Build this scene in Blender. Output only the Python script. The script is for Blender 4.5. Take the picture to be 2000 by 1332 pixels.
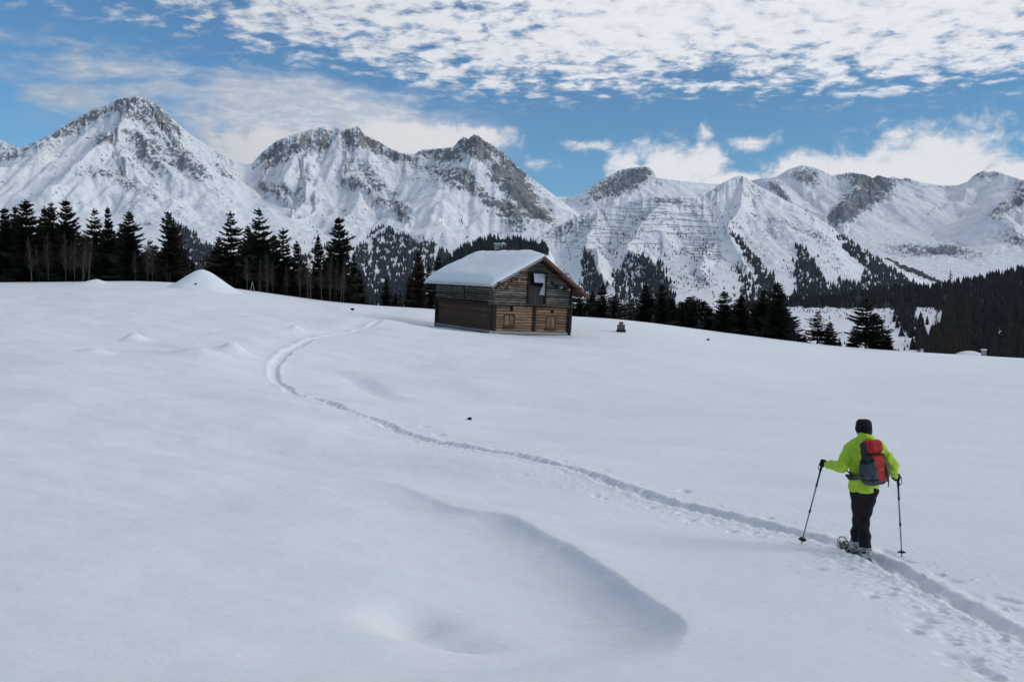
import bpy, bmesh, math, random
import numpy as np
from mathutils import Vector, Matrix, Euler

for _o in list(bpy.data.objects):
    bpy.data.objects.remove(_o, do_unlink=True)
SC = bpy.context.scene
COL = SC.collection
R = math.radians
random.seed(7)
RNG = np.random.default_rng(7)

# ------------------------------------------------------------------ camera
FPX = 1800.0                      # focal length in pixels of the 2000 px wide photograph
HZ = 560.0                        # row of the true horizon
PITCH = math.atan((666 - HZ) / FPX)
cam_d = bpy.data.cameras.new('camera'); cam = bpy.data.objects.new('camera', cam_d); COL.objects.link(cam)
cam_d.sensor_width = 36.0; cam_d.lens = 36.0 * FPX / 2000.0
cam_d.clip_start = 0.1; cam_d.clip_end = 40000
cam.location = (0, 0, 0); cam.rotation_euler = (math.pi / 2 - PITCH, 0, 0)
SC.camera = cam
SC.view_settings.view_transform = 'Standard'; SC.view_settings.look = 'None'
SC.view_settings.gamma = 1; SC.view_settings.use_curve_mapping = False
SC.view_settings.exposure = -0.16

# ------------------------------------------------------------------ sun and sky
SUN_AZ = 102.0       # degrees clockwise from the view direction (+Y)
SUN_EL = 27.0
sd = Vector((math.sin(R(SUN_AZ)) * math.cos(R(SUN_EL)), math.cos(R(SUN_AZ)) * math.cos(R(SUN_EL)), math.sin(R(SUN_EL))))
sun_d = bpy.data.lights.new('sun', 'SUN'); sun = bpy.data.objects.new('sun', sun_d); COL.objects.link(sun)
sun_d.energy = 1.5; sun_d.angle = R(26); sun_d.color = (1.0, 0.95, 0.88)
sun.rotation_euler = sd.to_track_quat('Z', 'Y').to_euler()

class S:
    """a node socket with arithmetic"""
    nt = None
    def __init__(s, sock): s.k = sock
def _m(op, *a, clamp=False):
    n = S.nt.nodes.new('ShaderNodeMath'); n.operation = op; n.use_clamp = clamp
    for i, v in enumerate(a):
        if isinstance(v, S): S.nt.links.new(v.k, n.inputs[i])
        else: n.inputs[i].default_value = v
    return S(n.outputs[0])
S.__add__ = lambda a, b: _m('ADD', a, b); S.__radd__ = lambda a, b: _m('ADD', b, a)
S.__sub__ = lambda a, b: _m('SUBTRACT', a, b); S.__rsub__ = lambda a, b: _m('SUBTRACT', b, a)
S.__mul__ = lambda a, b: _m('MULTIPLY', a, b); S.__rmul__ = lambda a, b: _m('MULTIPLY', b, a)
S.__truediv__ = lambda a, b: _m('DIVIDE', a, b)
def sstep(x, a, b):
    n = S.nt.nodes.new('ShaderNodeMapRange'); n.interpolation_type = 'SMOOTHSTEP'; n.clamp = True
    S.nt.links.new(x.k, n.inputs[0])
    n.inputs[1].default_value = a; n.inputs[2].default_value = b; n.inputs[3].default_value = 0; n.inputs[4].default_value = 1
    return S(n.outputs[0])
def vec(x, y, z):
    n = S.nt.nodes.new('ShaderNodeCombineXYZ')
    for i, v in enumerate((x, y, z)):
        if isinstance(v, S): S.nt.links.new(v.k, n.inputs[i])
        else: n.inputs[i].default_value = v
    return S(n.outputs[0])
def sep(v):
    n = S.nt.nodes.new('ShaderNodeSeparateXYZ'); S.nt.links.new(v.k, n.inputs[0])
    return S(n.outputs[0]), S(n.outputs[1]), S(n.outputs[2])
def tnoise(v, scale, detail=4, rough=0.55, dist=0.0, lac=2.0):
    n = S.nt.nodes.new('ShaderNodeTexNoise'); n.inputs['Scale'].default_value = scale
    n.inputs['Detail'].default_value = detail; n.inputs['Roughness'].default_value = rough
    n.inputs['Distortion'].default_value = dist; n.inputs['Lacunarity'].default_value = lac
    if v is not None: S.nt.links.new(v.k, n.inputs['Vector'])
    return S(n.outputs[0])
def rgb(c):
    n = S.nt.nodes.new('ShaderNodeRGB'); n.outputs[0].default_value = (*c, 1); return S(n.outputs[0])
def mixc(f, a, b):
    n = S.nt.nodes.new('ShaderNodeMix'); n.data_type = 'RGBA'
    if isinstance(f, S): S.nt.links.new(f.k, n.inputs['Factor'])
    else: n.inputs['Factor'].default_value = f
    for nm, v in ((6, a), (7, b)):
        if isinstance(v, S): S.nt.links.new(v.k, n.inputs[nm])
        else: n.inputs[nm].default_value = (*v, 1)
    return S(n.outputs[2])
def mulc(a, b):
    n = S.nt.nodes.new('ShaderNodeMix'); n.data_type = 'RGBA'; n.blend_type = 'MULTIPLY'; n.inputs['Factor'].default_value = 1
    for nm, v in ((6, a), (7, b)):
        if isinstance(v, S): S.nt.links.new(v.k, n.inputs[nm])
        else: n.inputs[nm].default_value = (*v, 1)
    return S(n.outputs[2])

W = bpy.data.worlds.new('World'); SC.world = W; W.use_nodes = True
nt = W.node_tree; nt.nodes.clear(); S.nt = nt
sky = nt.nodes.new('ShaderNodeTexSky'); sky.sky_type = 'NISHITA'; sky.sun_disc = False
sky.sun_elevation = R(SUN_EL); sky.sun_rotation = R(SUN_AZ)
sky.altitude = 1600; sky.air_density = 1.0; sky.dust_density = 0.1; sky.ozone_density = 1.6
blue = mulc(S(sky.outputs[0]), (0.55, 0.97, 1.20))
tc = nt.nodes.new('ShaderNodeTexCoord'); D = S(tc.outputs['Generated'])
dx, dy, dz = sep(D)
az = _m('ARCTAN2', dx, dy)                    # 0 straight ahead, positive to the right
el = _m('ARCSINE', dz)
zz = _m('MAXIMUM', dz, 0.0) + 0.13
qx, qy = dx / zz, dy / zz
Q = vec(qx, qy, 0.0)
fl = tnoise(Q, 11.0, 7, 0.60, 0.35)            # flecks of the high layer
fl2 = tnoise(Q, 2.4, 4, 0.55, 0.2)            # larger groups
fl3 = tnoise(vec(qx, qy, 4.0), 20.0, 4, 0.6)
# lower edge of the fleecy sheet: high on the left, lower to the right
eb = 0.262 - 0.070 * sstep(az, -0.55, 0.05) - 0.012 * sstep(az, 0.1, 0.5)
hgt = el - eb
cov = sstep(hgt, -0.025, 0.075)
dens = sstep(az, -0.62, 0.34) * (1.0 - sstep(az, 1.3, 2.4))
sdot = dx * sd.x + dy * sd.y + dz * sd.z
nearsun = sstep(sdot, -1.15, 0.10)            # clouds scatter forward: brightest round the sun, grey away from it
behind = 1.0 - sstep(dy, -0.35, 0.25)
high = (fl - 0.5) * 1.20 + 0.41 + fl2 * 0.62 + (fl3 - 0.5) * 0.55 + 0.17 + cov * 0.25 - behind * 0.22 + dens * 0.185 * cov + sstep(el, 0.2, 0.34) * 0.04
A_high = sstep(high, 0.93, 1.27) * sstep(cov, 0.0, 0.35)
# veil on the left that sinks behind the peaks
vc = 0.205 - (az + 0.53) * 0.11
vband = 1.0 - sstep(_m('ABSOLUTE', el - vc), 0.018, 0.062)
vfade = 1.0 - sstep(az, -0.14, 0.03)
fv = tnoise(vec(az * 1.0, el * 3.2, 1.0), 7.0, 7, 0.6, 0.6)
fv2 = tnoise(vec(az * 1.0, el * 4.5, 7.0), 2.6, 3, 0.5, 0.3)
fv3 = tnoise(vec(az, el * 2.6, 2.0), 26.0, 5, 0.6, 0.5)
A_veil = sstep((fv - 0.5) * 1.5 + (fv2 - 0.5) * 0.9 + (fv3 - 0.5) * 0.9 + vband * 0.50, 0.12, 0.80) * vfade * sstep(vband, 0.0, 0.4)
# cumulus standing behind the mountains
fc = tnoise(vec(az, el * 1.2, 3.0), 16.0, 8, 0.58, 0.3)
fc0 = tnoise(vec(az, el * 1.2, 5.0), 5.0, 3, 0.5, 0.0)
def puff(u, v, ru, rv, off=0.0):
    a0 = math.atan((u - 1000) / FPX); e0 = math.atan((HZ - v) / FPX * math.cos(a0))
    ax = (az - a0) * (FPX / ru); ay = (el - e0) * (FPX / rv)
    return (1.0 - off) - _m('SQRT', ax * ax + ay * ay)
P = None
for q in ((1295, 362, 128, 112), (1225, 350, 62, 78), (1370, 320, 66, 52), (1420, 372, 110, 46), (1470, 283, 150, 46, .52), (1372, 268, 80, 52, .55),
          (1790, 385, 290, 138), (1570, 345, 110, 58), (1830, 335, 150, 84), (1960, 362, 150, 72), (1670, 350, 120, 62), (1745, 266, 150, 44, .58), (1150, 290, 150, 36, .58), (1060, 320, 110, 60, .5),
          (770, 272, 130, 52), (900, 280, 130, 44), (560, 300, 180, 60), (1090, 400, 60, 18), (2200, 330, 260, 90), (-260, 330, 260, 60)):
    p = puff(*q); P = p if P is None else _m('MAXIMUM', P, p)
fc2 = tnoise(vec(az, el * 1.3, 9.0), 42.0, 6, 0.6, 0.4)
cum = P * 1.45 + (fc - 0.5) * 1.7 + (fc2 - 0.5) * 1.5 + (fc0 - 0.5) * 0.5
A_cum = sstep(cum, 0.02, 0.62) * sstep(P, -0.55, 0.05)
lowh = 1.0 - sstep(el, 0.0, 0.10)
alpha = 1.0 - (1.0 - A_high * 0.96) * (1.0 - A_veil * 0.86) * (1.0 - A_cum * 0.93)
shade = sstep(fl * 0.55 + fl3 * 0.5 + high * 0.25, 0.62, 0.95)
cc = mixc(shade, (5.6, 6.1, 6.9), (7.9, 8.2, 8.7))
cc = mixc(A_cum * sstep(cum, 0.2, 0.8), cc, (8.0, 8.15, 8.4))
cc = mulc(cc, mixc(nearsun, (0.28, 0.30, 0.33), (1.28, 1.25, 1.23)))
skyc = mixc(alpha, blue, cc)
bg = nt.nodes.new('ShaderNodeBackground'); bg.inputs[1].default_value = 0.1
nt.links.new(skyc.k, bg.inputs[0])
wo = nt.nodes.new('ShaderNodeOutputWorld'); nt.links.new(bg.outputs[0], wo.inputs[0])

# ------------------------------------------------------------------ projection helpers
CP, SP = math.cos(PITCH), math.sin(PITCH)
def at(u, v, Y):
    """the point seen at pixel (u, v) of the 2000 x 1332 photograph, Y metres ahead of the camera"""
    a = (u - 1000) / FPX; b = (666 - v) / FPX
    d = (a, CP + b * SP, -SP + b * CP); t = Y / d[1]
    return Vector((d[0] * t, Y, d[2] * t))
def proj(x, y, z):
    dep = y * CP - z * SP
    return 1000 + FPX * x / dep, 666 - FPX * (y * SP + z * CP) / dep

# ------------------------------------------------------------------ numpy noise
def hsh(ix, iy, s=0):
    n = (ix.astype(np.int64) * 374761393 + iy.astype(np.int64) * 668265263 + s * 1442695041) & 0xffffffff
    n = ((n ^ (n >> 13)) * 1274126177) & 0xffffffff
    n = ((n ^ (n >> 15)) * 2246822519) & 0xffffffff
    return ((n ^ (n >> 16)) & 0xffffff) / float(0x1000000)
def gnoise(x, y, s=0):
    ix = np.floor(x); iy = np.floor(y); fx = x - ix; fy = y - iy
    u = fx * fx * fx * (fx * (fx * 6 - 15) + 10); v = fy * fy * fy * (fy * (fy * 6 - 15) + 10)
    def g(ox, oy):
        a = hsh(ix + ox, iy + oy, s) * (2 * math.pi)
        return np.cos(a) * (fx - ox) + np.sin(a) * (fy - oy)
    a = g(0, 0); b = g(1, 0); c = g(0, 1); d = g(1, 1)
    return (a + (b - a) * u + (c - a + (a - b - c + d) * u) * v) * 1.4
def fbm(x, y, oct=5, s=0, gain=0.5):
    t = 0; a = 1.0
    for i in range(oct):
        t = t + a * gnoise(x, y, s + i * 17); x = x * 2.03 + 11.3; y = y * 2.03 - 7.1; a *= gain
    return t
def ridged(x, y, oct=5, s=0, gain=0.5):
    t = 0; a = 1.0; w = 1.0
    for i in range(oct):
        n = (1 - np.abs(gnoise(x, y, s + i * 13))); n = n * n * w
        t = t + a * n; w = np.clip(n * 1.6, 0, 1); x = x * 2.07 + 3.1; y = y * 2.07 + 9.7; a *= gain
    return t
def erosion(x, y, dx_, dy_, s=0):
    """stripes that run along the fall line: returns value and its gradient"""
    ix = np.floor(x); iy = np.floor(y); fx = x - ix; fy = y - iy
    va = 0; gx = 0; gy = 0; wt = 0; F = 2 * math.pi
    for i in range(-2, 2):
        for j in range(-2, 2):
            hx = hsh(ix - i, iy - j, s) * 0.5; hy = hsh(ix - i, iy - j, s + 5) * 0.5
            px = fx + i - hx; py = fy + j - hy
            w = np.exp(-(px * px + py * py) * 2.0); wt = wt + w
            m = (px * dx_ + py * dy_) * F
            va = va + np.cos(m) * w; sn = -np.sin(m) * w
            gx = gx + sn * dx_; gy = gy + sn * dy_
    return va / wt, gx / wt, gy / wt
def sm(x, a, b):
    t = np.clip((x - a) / (b - a), 0, 1); return t * t * (3 - 2 * t)

# ------------------------------------------------------------------ object helpers
def tag(o, label=None, cat=None, group=None, kind=None):
    if label: o['label'] = label
    if cat: o['category'] = cat
    if group: o['group'] = group
    if kind: o['kind'] = kind
    return o
def empty(name, loc=(0, 0, 0), rot=(0, 0, 0)):
    o = bpy.data.objects.new(name, None); COL.objects.link(o); o.location = loc; o.rotation_euler = rot
    o.empty_display_size = 0.2
    return o
def link(name, me, parent=None, m=None):
    o = bpy.data.objects.new(name, me); COL.objects.link(o)
    if parent is not None: o.parent = parent
    if m is not None and not me.materials: me.materials.append(m)
    return o
def npmesh(name, co, quads, smooth=True):
    """co (n,3), quads (m,4) or (m,3)"""
    me = bpy.data.meshes.new(name); k = quads.shape[1]
    me.vertices.add(len(co)); me.vertices.foreach_set('co', np.ascontiguousarray(co, dtype=np.float32).ravel())
    me.loops.add(len(quads) * k); me.loops.foreach_set('vertex_index', np.ascontiguousarray(quads, dtype=np.int32).ravel())
    me.polygons.add(len(quads)); me.polygons.foreach_set('loop_start', np.arange(0, len(quads) * k, k, dtype=np.int32))
    me.polygons.foreach_set('use_smooth', np.full(len(quads), smooth, dtype=bool))
    me.update(calc_edges=True); return me
def attr(me, name, val):
    a = me.attributes.new(name, 'FLOAT', 'POINT'); a.data.foreach_set('value', np.ascontiguousarray(val, dtype=np.float32).ravel())
def gridquads(nr, nc):
    i = np.arange(nr * nc).reshape(nr, nc)
    return np.stack([i[:-1, :-1], i[:-1, 1:], i[1:, 1:], i[1:, :-1]], -1).reshape(-1, 4)
def bmobj(name, bm, m, parent=None, smooth=False):
    me = bpy.data.meshes.new(name); bm.normal_update(); bm.to_mesh(me); bm.free()
    if smooth: me.polygons.foreach_set('use_smooth', [True] * len(me.polygons))
    me.materials.append(m)
    return link(name, me, parent)
def add_box(bm, lo, hi, bev=0.0):
    lo = Vector(lo); hi = Vector(hi)
    r = bmesh.ops.create_cube(bm, size=1.0)
    for v in r['verts']:
        v.co = Vector([lo[i] + (v.co[i] + 0.5) * (hi[i] - lo[i]) for i in range(3)])
    if bev > 0:
        es = set()
        for v in r['verts']: es.update(v.link_edges)
        bmesh.ops.bevel(bm, geom=list(es), offset=bev, segments=1, affect='EDGES', profile=0.5)
def add_tube(bm, pts, rad, n=8, cap=True, squash=1.0):
    """tapered tube through pts; rad one value or one per point"""
    if not hasattr(rad, '__len__'): rad = [rad] * len(pts)
    rings = []; pts = [Vector(p) for p in pts]
    for i, p in enumerate(pts):
        t = (pts[min(i + 1, len(pts) - 1)] - pts[max(i - 1, 0)])
        if t.length < 1e-9: t = Vector((0, 0, 1))
        t.normalize(); a = t.cross(Vector((0, 0, 1)))
        if a.length < 0.05: a = t.cross(Vector((0, 1, 0)))
        a.normalize(); b = t.cross(a)
        rings.append([bm.verts.new(p + (a * math.cos(2 * math.pi * k / n) + b * squash * math.sin(2 * math.pi * k / n)) * rad[i]) for k in range(n)])
    for i in range(len(rings) - 1):
        for k in range(n):
            bm.faces.new((rings[i][k], rings[i][(k + 1) % n], rings[i + 1][(k + 1) % n], rings[i + 1][k]))
    if cap:
        bm.faces.new(list(reversed(rings[0]))); bm.faces.new(rings[-1])

# ------------------------------------------------------------------ materials
def newmat(name):
    m = bpy.data.materials.new(name); m.use_nodes = True; n = m.node_tree; n.nodes.clear(); S.nt = n
    b = n.nodes.new('ShaderNodeBsdfPrincipled'); o = n.nodes.new('ShaderNodeOutputMaterial'); n.links.new(b.outputs[0], o.inputs[0])
    return m, n, b
def setc(n, b, c):
    if isinstance(c, S): n.links.new(c.k, b.inputs['Base Color'])
    else: b.inputs['Base Color'].default_value = (*c, 1)
def bump(n, b, h, strength, dist):
    k = n.nodes.new('ShaderNodeBump'); k.inputs['Strength'].default_value = strength; k.inputs['Distance'].default_value = dist
    n.links.new(h.k, k.inputs['Height']); n.links.new(k.outputs[0], b.inputs['Normal'])
def objco(n): return S(n.nodes.new('ShaderNodeTexCoord').outputs['Object'])
def geopos(n): return S(n.nodes.new('ShaderNodeNewGeometry').outputs['Position'])
def fattr(n, name):
    a = n.nodes.new('ShaderNodeAttribute'); a.attribute_name = name; return S(a.outputs['Fac'])
def scalev(v, x, y, z):
    n = S.nt.nodes.new('ShaderNodeVectorMath'); n.operation = 'MULTIPLY'; S.nt.links.new(v.k, n.inputs[0]); n.inputs[1].default_value = (x, y, z)
    return S(n.outputs[0])

def simple(name, c1, c2, scale=8.0, rough=0.7, stretch=(1, 1, 1), bmp=0.2, bd=0.01, spec=0.3, rnd=0.0, detail=5, metallic=0.0):
    m, n, b = newmat(name)
    v = scalev(objco(n), *stretch); f = tnoise(v, scale, detail, 0.6)
    c = mixc(sstep(f, 0.3, 0.7), c1, c2)
    if rnd > 0:
        oi = n.nodes.new('ShaderNodeObjectInfo'); r = S(oi.outputs['Random'])
        hs = n.nodes.new('ShaderNodeHueSaturation'); n.links.new(c.k, hs.inputs['Color'])
        n.links.new((r * (2 * rnd) + (1 - rnd)).k, hs.inputs['Value']); c = S(hs.outputs[0])
    setc(n, b, c); b.inputs['Roughness'].default_value = rough; b.inputs['Specular IOR Level'].default_value = spec
    b.inputs['Metallic'].default_value = metallic
    if bmp > 0: bump(n, b, f, bmp, bd)
    return m
M = {}
# fresh snow of the field
m, n, b = newmat('snow'); g = geopos(n)
f1 = tnoise(g, 0.35, 3, 0.5); f2 = tnoise(scalev(g, 1, 1, 1), 9.0, 5, 0.65); f3 = tnoise(g, 90.0, 3, 0.7)
setc(n, b, mixc(sstep(f1, 0.3, 0.7), (0.785, 0.815, 0.840), (0.805, 0.830, 0.850)))
b.inputs['Roughness'].default_value = 0.65; b.inputs['Specular IOR Level'].default_value = 0.25
f4 = tnoise(scalev(g, 2.2, 6.0, 1), 2.0, 5, 0.6, 0.4)
bump(n, b, f2 * 0.6 + f3 * 0.6 + f4 * 1.0, 0.55, 0.03); M['snow'] = m
m, n, b = newmat('roof_snow'); g = geopos(n); f2 = tnoise(g, 5.0, 4, 0.6)
setc(n, b, (0.82, 0.83, 0.85)); b.inputs['Roughness'].default_value = 0.7; b.inputs['Specular IOR Level'].default_value = 0.2
bump(n, b, f2, 0.3, 0.03); M['roofsnow'] = m
# mountains: snow, rock and wooded ground by vertex attributes
def mountain_mat(name, scale, rock1, rock2, fine):
    m, n, b = newmat(name); g = geopos(n)
    rk = fattr(n, 'rock'); fo = fattr(n, 'forest')
    a = tnoise(g, 1.0 / scale, 9, 0.66, 0.4); c = tnoise(scalev(g, 1, 1, 0.35), 1.0 / (scale * 0.25), 6, 0.65, 0.3); s = tnoise(g, 1.0 / (scale * 5), 4, 0.5)
    h = tnoise(g, 1.0 / (scale * 0.22), 5, 0.75); nz = sep(S(g.k.node.outputs['Normal']))[2]
    f = rk * 0.74 + (a - 0.5) * 1.5 + (c - 0.5) * 2.0 + (h - 0.5) * 1.7 + (0.62 - nz) * 0.75 * _m('MINIMUM', rk + 0.15, 1.0)
    fac = sstep(f, 0.36, 0.72)
    rock = mixc(sstep(tnoise(g, 1.0 / (scale * 0.6), 6, 0.7), 0.35, 0.65), rock1, rock2)
    snow = mixc(sstep(s, 0.3, 0.7), (0.84, 0.85, 0.87), (0.90, 0.90, 0.91))
    sp = sstep(c * 0.6 + a * 0.3 + h * 0.25, 0.610, 0.73) * fine
    snow = mixc(sp, snow, (0.30, 0.30, 0.32))
    col = mixc(fac * 0.92, snow, rock)
    ff = sstep(fo + (a - 0.5) * 0.9 + (c - 0.5) * 1.6, 0.45, 0.75)
    col = mixc(ff, col, (0.018, 0.022, 0.026))
    setc(n, b, col); b.inputs['Roughness'].default_value = 0.85; b.inputs['Specular IOR Level'].default_value = 0.1
    bump(n, b, a * 1.0 + c * 0.4, 0.75, scale * 0.22)
    return m
M['mtn'] = mountain_mat('mountain_snow_rock', 60, (0.065, 0.067, 0.075), (0.20, 0.19, 0.19), 0.75)
M['mtnfar'] = mountain_mat('far_mountain_snow_rock', 85, (0.09, 0.095, 0.11), (0.22, 0.22, 0.23), 0.35)
M['hill'] = mountain_mat('hill_snow_scrub', 38, (0.10, 0.10, 0.10), (0.22, 0.21, 0.21), 0.55)
M['knoll'] = mountain_mat('knoll_snow_scrub', 14, (0.10, 0.10, 0.10), (0.2, 0.19, 0.18), 0.4)
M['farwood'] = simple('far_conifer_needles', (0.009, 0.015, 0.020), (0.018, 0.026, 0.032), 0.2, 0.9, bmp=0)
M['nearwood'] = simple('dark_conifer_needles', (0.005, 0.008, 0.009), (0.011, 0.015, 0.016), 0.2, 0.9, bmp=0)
M['needle'] = simple('spruce_needles', (0.008, 0.013, 0.009), (0.026, 0.034, 0.019), 3.0, 0.85, bmp=0, rnd=0.25, spec=0.1)
M['needle_brown'] = simple('dry_spruce_needles', (0.018, 0.016, 0.011), (0.045, 0.034, 0.022), 3.0, 0.85, bmp=0, rnd=0.25, spec=0.1)
M['bark'] = simple('spruce_bark', (0.030, 0.024, 0.020), (0.065, 0.053, 0.044), 14, 0.95, (1, 1, 0.2), 0.6, 0.02, 0.1)
M['birch'] = simple('pale_bark', (0.075, 0.063, 0.052), (0.20, 0.18, 0.155), 6, 0.9, (1, 1, 0.4), 0.4, 0.01, 0.1, rnd=0.35)
M['twig'] = simple('bare_twigs', (0.045, 0.033, 0.026), (0.09, 0.067, 0.052), 6, 0.95, bmp=0, spec=0.1)
M['larch'] = simple('larch_twigs', (0.040, 0.031, 0.022), (0.075, 0.057, 0.038), 6, 0.95, bmp=0, spec=0.1)
M['treesnow'] = simple('snow_on_branch', (0.72, 0.74, 0.78), (0.85, 0.86, 0.88), 8, 0.8, bmp=0)

# ================================================================== THE SNOW FIELD
GC = [  # (u, v, distance) on the snow surface
 (957, 650, 67), (1117, 656, 70), (848, 640, 74), (1030, 700, 47), (1000, 800, 27.5), (1000, 1000, 12.6), (1000, 900, 17.8), (1000, 1150, 8.7), (1000, 1332, 5.6),
 (1690, 1084, 11.1), (1565, 1060, 11.7), (1762, 1092, 11.1), (2000, 1332, 6.3), (1900, 1200, 8.4), (2000, 1000, 14.2), (1900, 900, 19.5), (1900, 800, 29), (1900, 740, 47), (2000, 702, 85), (2100, 708, 85),
 (1600, 682, 82), (1600, 740, 45), (1500, 668, 81), (1500, 850, 22), (1380, 659, 80), (1300, 645, 79), (1200, 636, 79), (1135, 632, 80), (1700, 688, 83), (1400, 760, 35), (1400, 1332, 5.8),
 (1300, 700, 50), (700, 700, 43), (590, 672, 47), (540, 720, 36), (700, 800, 24), (500, 800, 22), (640, 642, 57), (740, 630, 62), (600, 1000, 11.6), (600, 1332, 5.4), (600, 1180, 7.6),
 (820, 601, 90), (700, 597, 88), (600, 588, 86), (480, 572, 84), (300, 554, 84), (150, 557, 84), (0, 559, 84), (-200, 560, 84), (-500, 560, 84),
 (300, 600, 62), (100, 610, 57), (0, 650, 42), (250, 680, 38), (420, 690, 37), (300, 750, 26), (0, 750, 23), (0, 900, 13.4), (300, 900, 14.8), (0, 1100, 8.2), (300, 1100, 8.6), (0, 1332, 5.1), (300, 1332, 5.2),
 (2400, 1332, 7.0), (2400, 1000, 15), (2400, 800, 31), (2400, 712, 85), (-400, 1332, 5), (-400, 1000, 10), (-400, 750, 23), (-400, 620, 55)]
cp = np.array([at(*q)[:] for q in GC] + [(0, 0, -1.65), (-4, -2, -1.5), (4, -2, -1.9), (0, -3, -1.5), (3, 2, -2.05), (-3, 2, -1.75)])
def _w(x, y):      # compress far distances so that the spline is balanced
    k = np.log1p(np.maximum(y + 8, 1) / 6.0); return x / (np.maximum(y, 0) * 0.55 + 8) * 2.0, k * 2.0
cw = np.stack(_w(cp[:, 0], cp[:, 1]), 1)
def _U(r2): return np.where(r2 > 0, 0.5 * r2 * np.log(np.maximum(r2, 1e-12)), 0)
n_ = len(cp); sc_ = (np.maximum(cp[:, 1], 0) + 8)
K_ = _U(((cw[:, None] - cw[None]) ** 2).sum(-1)) + np.eye(n_) * 0.010
Pm = np.concatenate([np.ones((n_, 1)), cw], 1)
A_ = np.block([[K_, Pm], [Pm.T, np.zeros((3, 3))]])
tp = np.linalg.solve(A_, np.concatenate([cp[:, 2] / sc_, np.zeros(3)]))
def zbase(x, y):
    x = np.asarray(x, dtype=float); y = np.asarray(y, dtype=float); sh = np.broadcast(x, y).shape
    x = np.broadcast_to(x, sh).ravel(); y = np.broadcast_to(y, sh).ravel(); yc = np.clip(y, -6, 92)
    wx, wy = _w(x, yc); wx = np.clip(wx, -3.6, 3.6); z = np.empty(len(x))
    for a in range(0, len(x), 60000):
        s = slice(a, a + 60000)
        r2 = (wx[s, None] - cw[None, :, 0]) ** 2 + (wy[s, None] - cw[None, :, 1]) ** 2
        z[s] = _U(r2) @ tp[:n_] + tp[n_] + tp[n_ + 1] * wx[s] + tp[n_ + 2] * wy[s]
    z = z * (np.maximum(yc, 0) + 8)
    e = np.maximum(y - 84, 0)                       # beyond the brow the ground drops to the valley
    z = z - 0.0045 * e ** 2 / (1 + e / 38) 
    return z.reshape(sh)
def hit(u, v, y0=3.0, y1=100.0, f=None):
    f = f or zbase
    ys = np.geomspace(y0, y1, 1500); p0 = np.array([at(u, v, 1.0)[:]])[0]
    x = p0[0] * ys; z = p0[2] * ys; g = f(x, ys); k = np.argmax(z < g) if (z < g).any() else len(ys) - 1
    return Vector((x[k], ys[k], g[k]))
def hits(px, **k): return np.array([hit(u, v, **k)[:2] for u, v in px])
def chordpos(x, y, P):
    c = P[-1] - P[0]; return np.clip(((x - P[0][0]) * c[0] + (y - P[0][1]) * c[1]) / (c @ c), 0, 1)
def polydist(x, y, P):
    """signed distance (positive on the left of travel) and arc position along polyline P"""
    best = np.full(x.shape, 1e9); sd_ = np.zeros_like(x); arc = np.zeros_like(x); L0 = 0
    for a, b in zip(P[:-1], P[1:]):
        d = b - a; L = np.hypot(*d); t = np.clip(((x - a[0]) * d[0] + (y - a[1]) * d[1]) / L ** 2, 0, 1)
        ex = x - a[0] - d[0] * t; ey = y - a[1] - d[1] * t; q = np.hypot(ex, ey); w = q < best
        best = np.where(w, q, best); sd_ = np.where(w, np.sign(d[0] * ey - d[1] * ex) * q, sd_); arc = np.where(w, L0 + t * L, arc); L0 += L
    return sd_, arc, L0
def smoothpoly(P, n=4):
    for _ in range(n):
        Q = [P[0]]
        for a, b in zip(P[:-1], P[1:]): Q += [a * .75 + b * .25, a * .25 + b * .75]
        P = np.array(Q + [P[-1]])
    return P
TRK = smoothpoly(hits([(2300, 1395), (2150, 1325), (2050, 1270), (1960, 1225), (1900, 1190), (1830, 1153), (1760, 1115), (1700, 1087), (1620, 1058), (1540, 1037), (1470, 1019), (1400, 1002), (1330, 984), (1260, 966),
   (1180, 946), (1100, 923), (1000, 900), (900, 876), (830, 856), (760, 833), (700, 812), (640, 793), (590, 776), (553, 753), (535, 735), (533, 715), (550, 695), (590, 670), (640, 652), (690, 640), (740, 632), (790, 624), (815, 614)]), 2)
EDGE = smoothpoly(hits([(560, 880), (630, 905), (700, 925), (760, 938), (815, 958), (900, 992), (1000, 1012), (1090, 1058), (1200, 1120), (1290, 1178), (1347, 1216), (1335, 1262), (1290, 1300)]), 2)
EDGE2 = smoothpoly(hits([(600, 715), (680, 725), (740, 740), (770, 758), (810, 775), (860, 790)]), 1)
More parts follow.
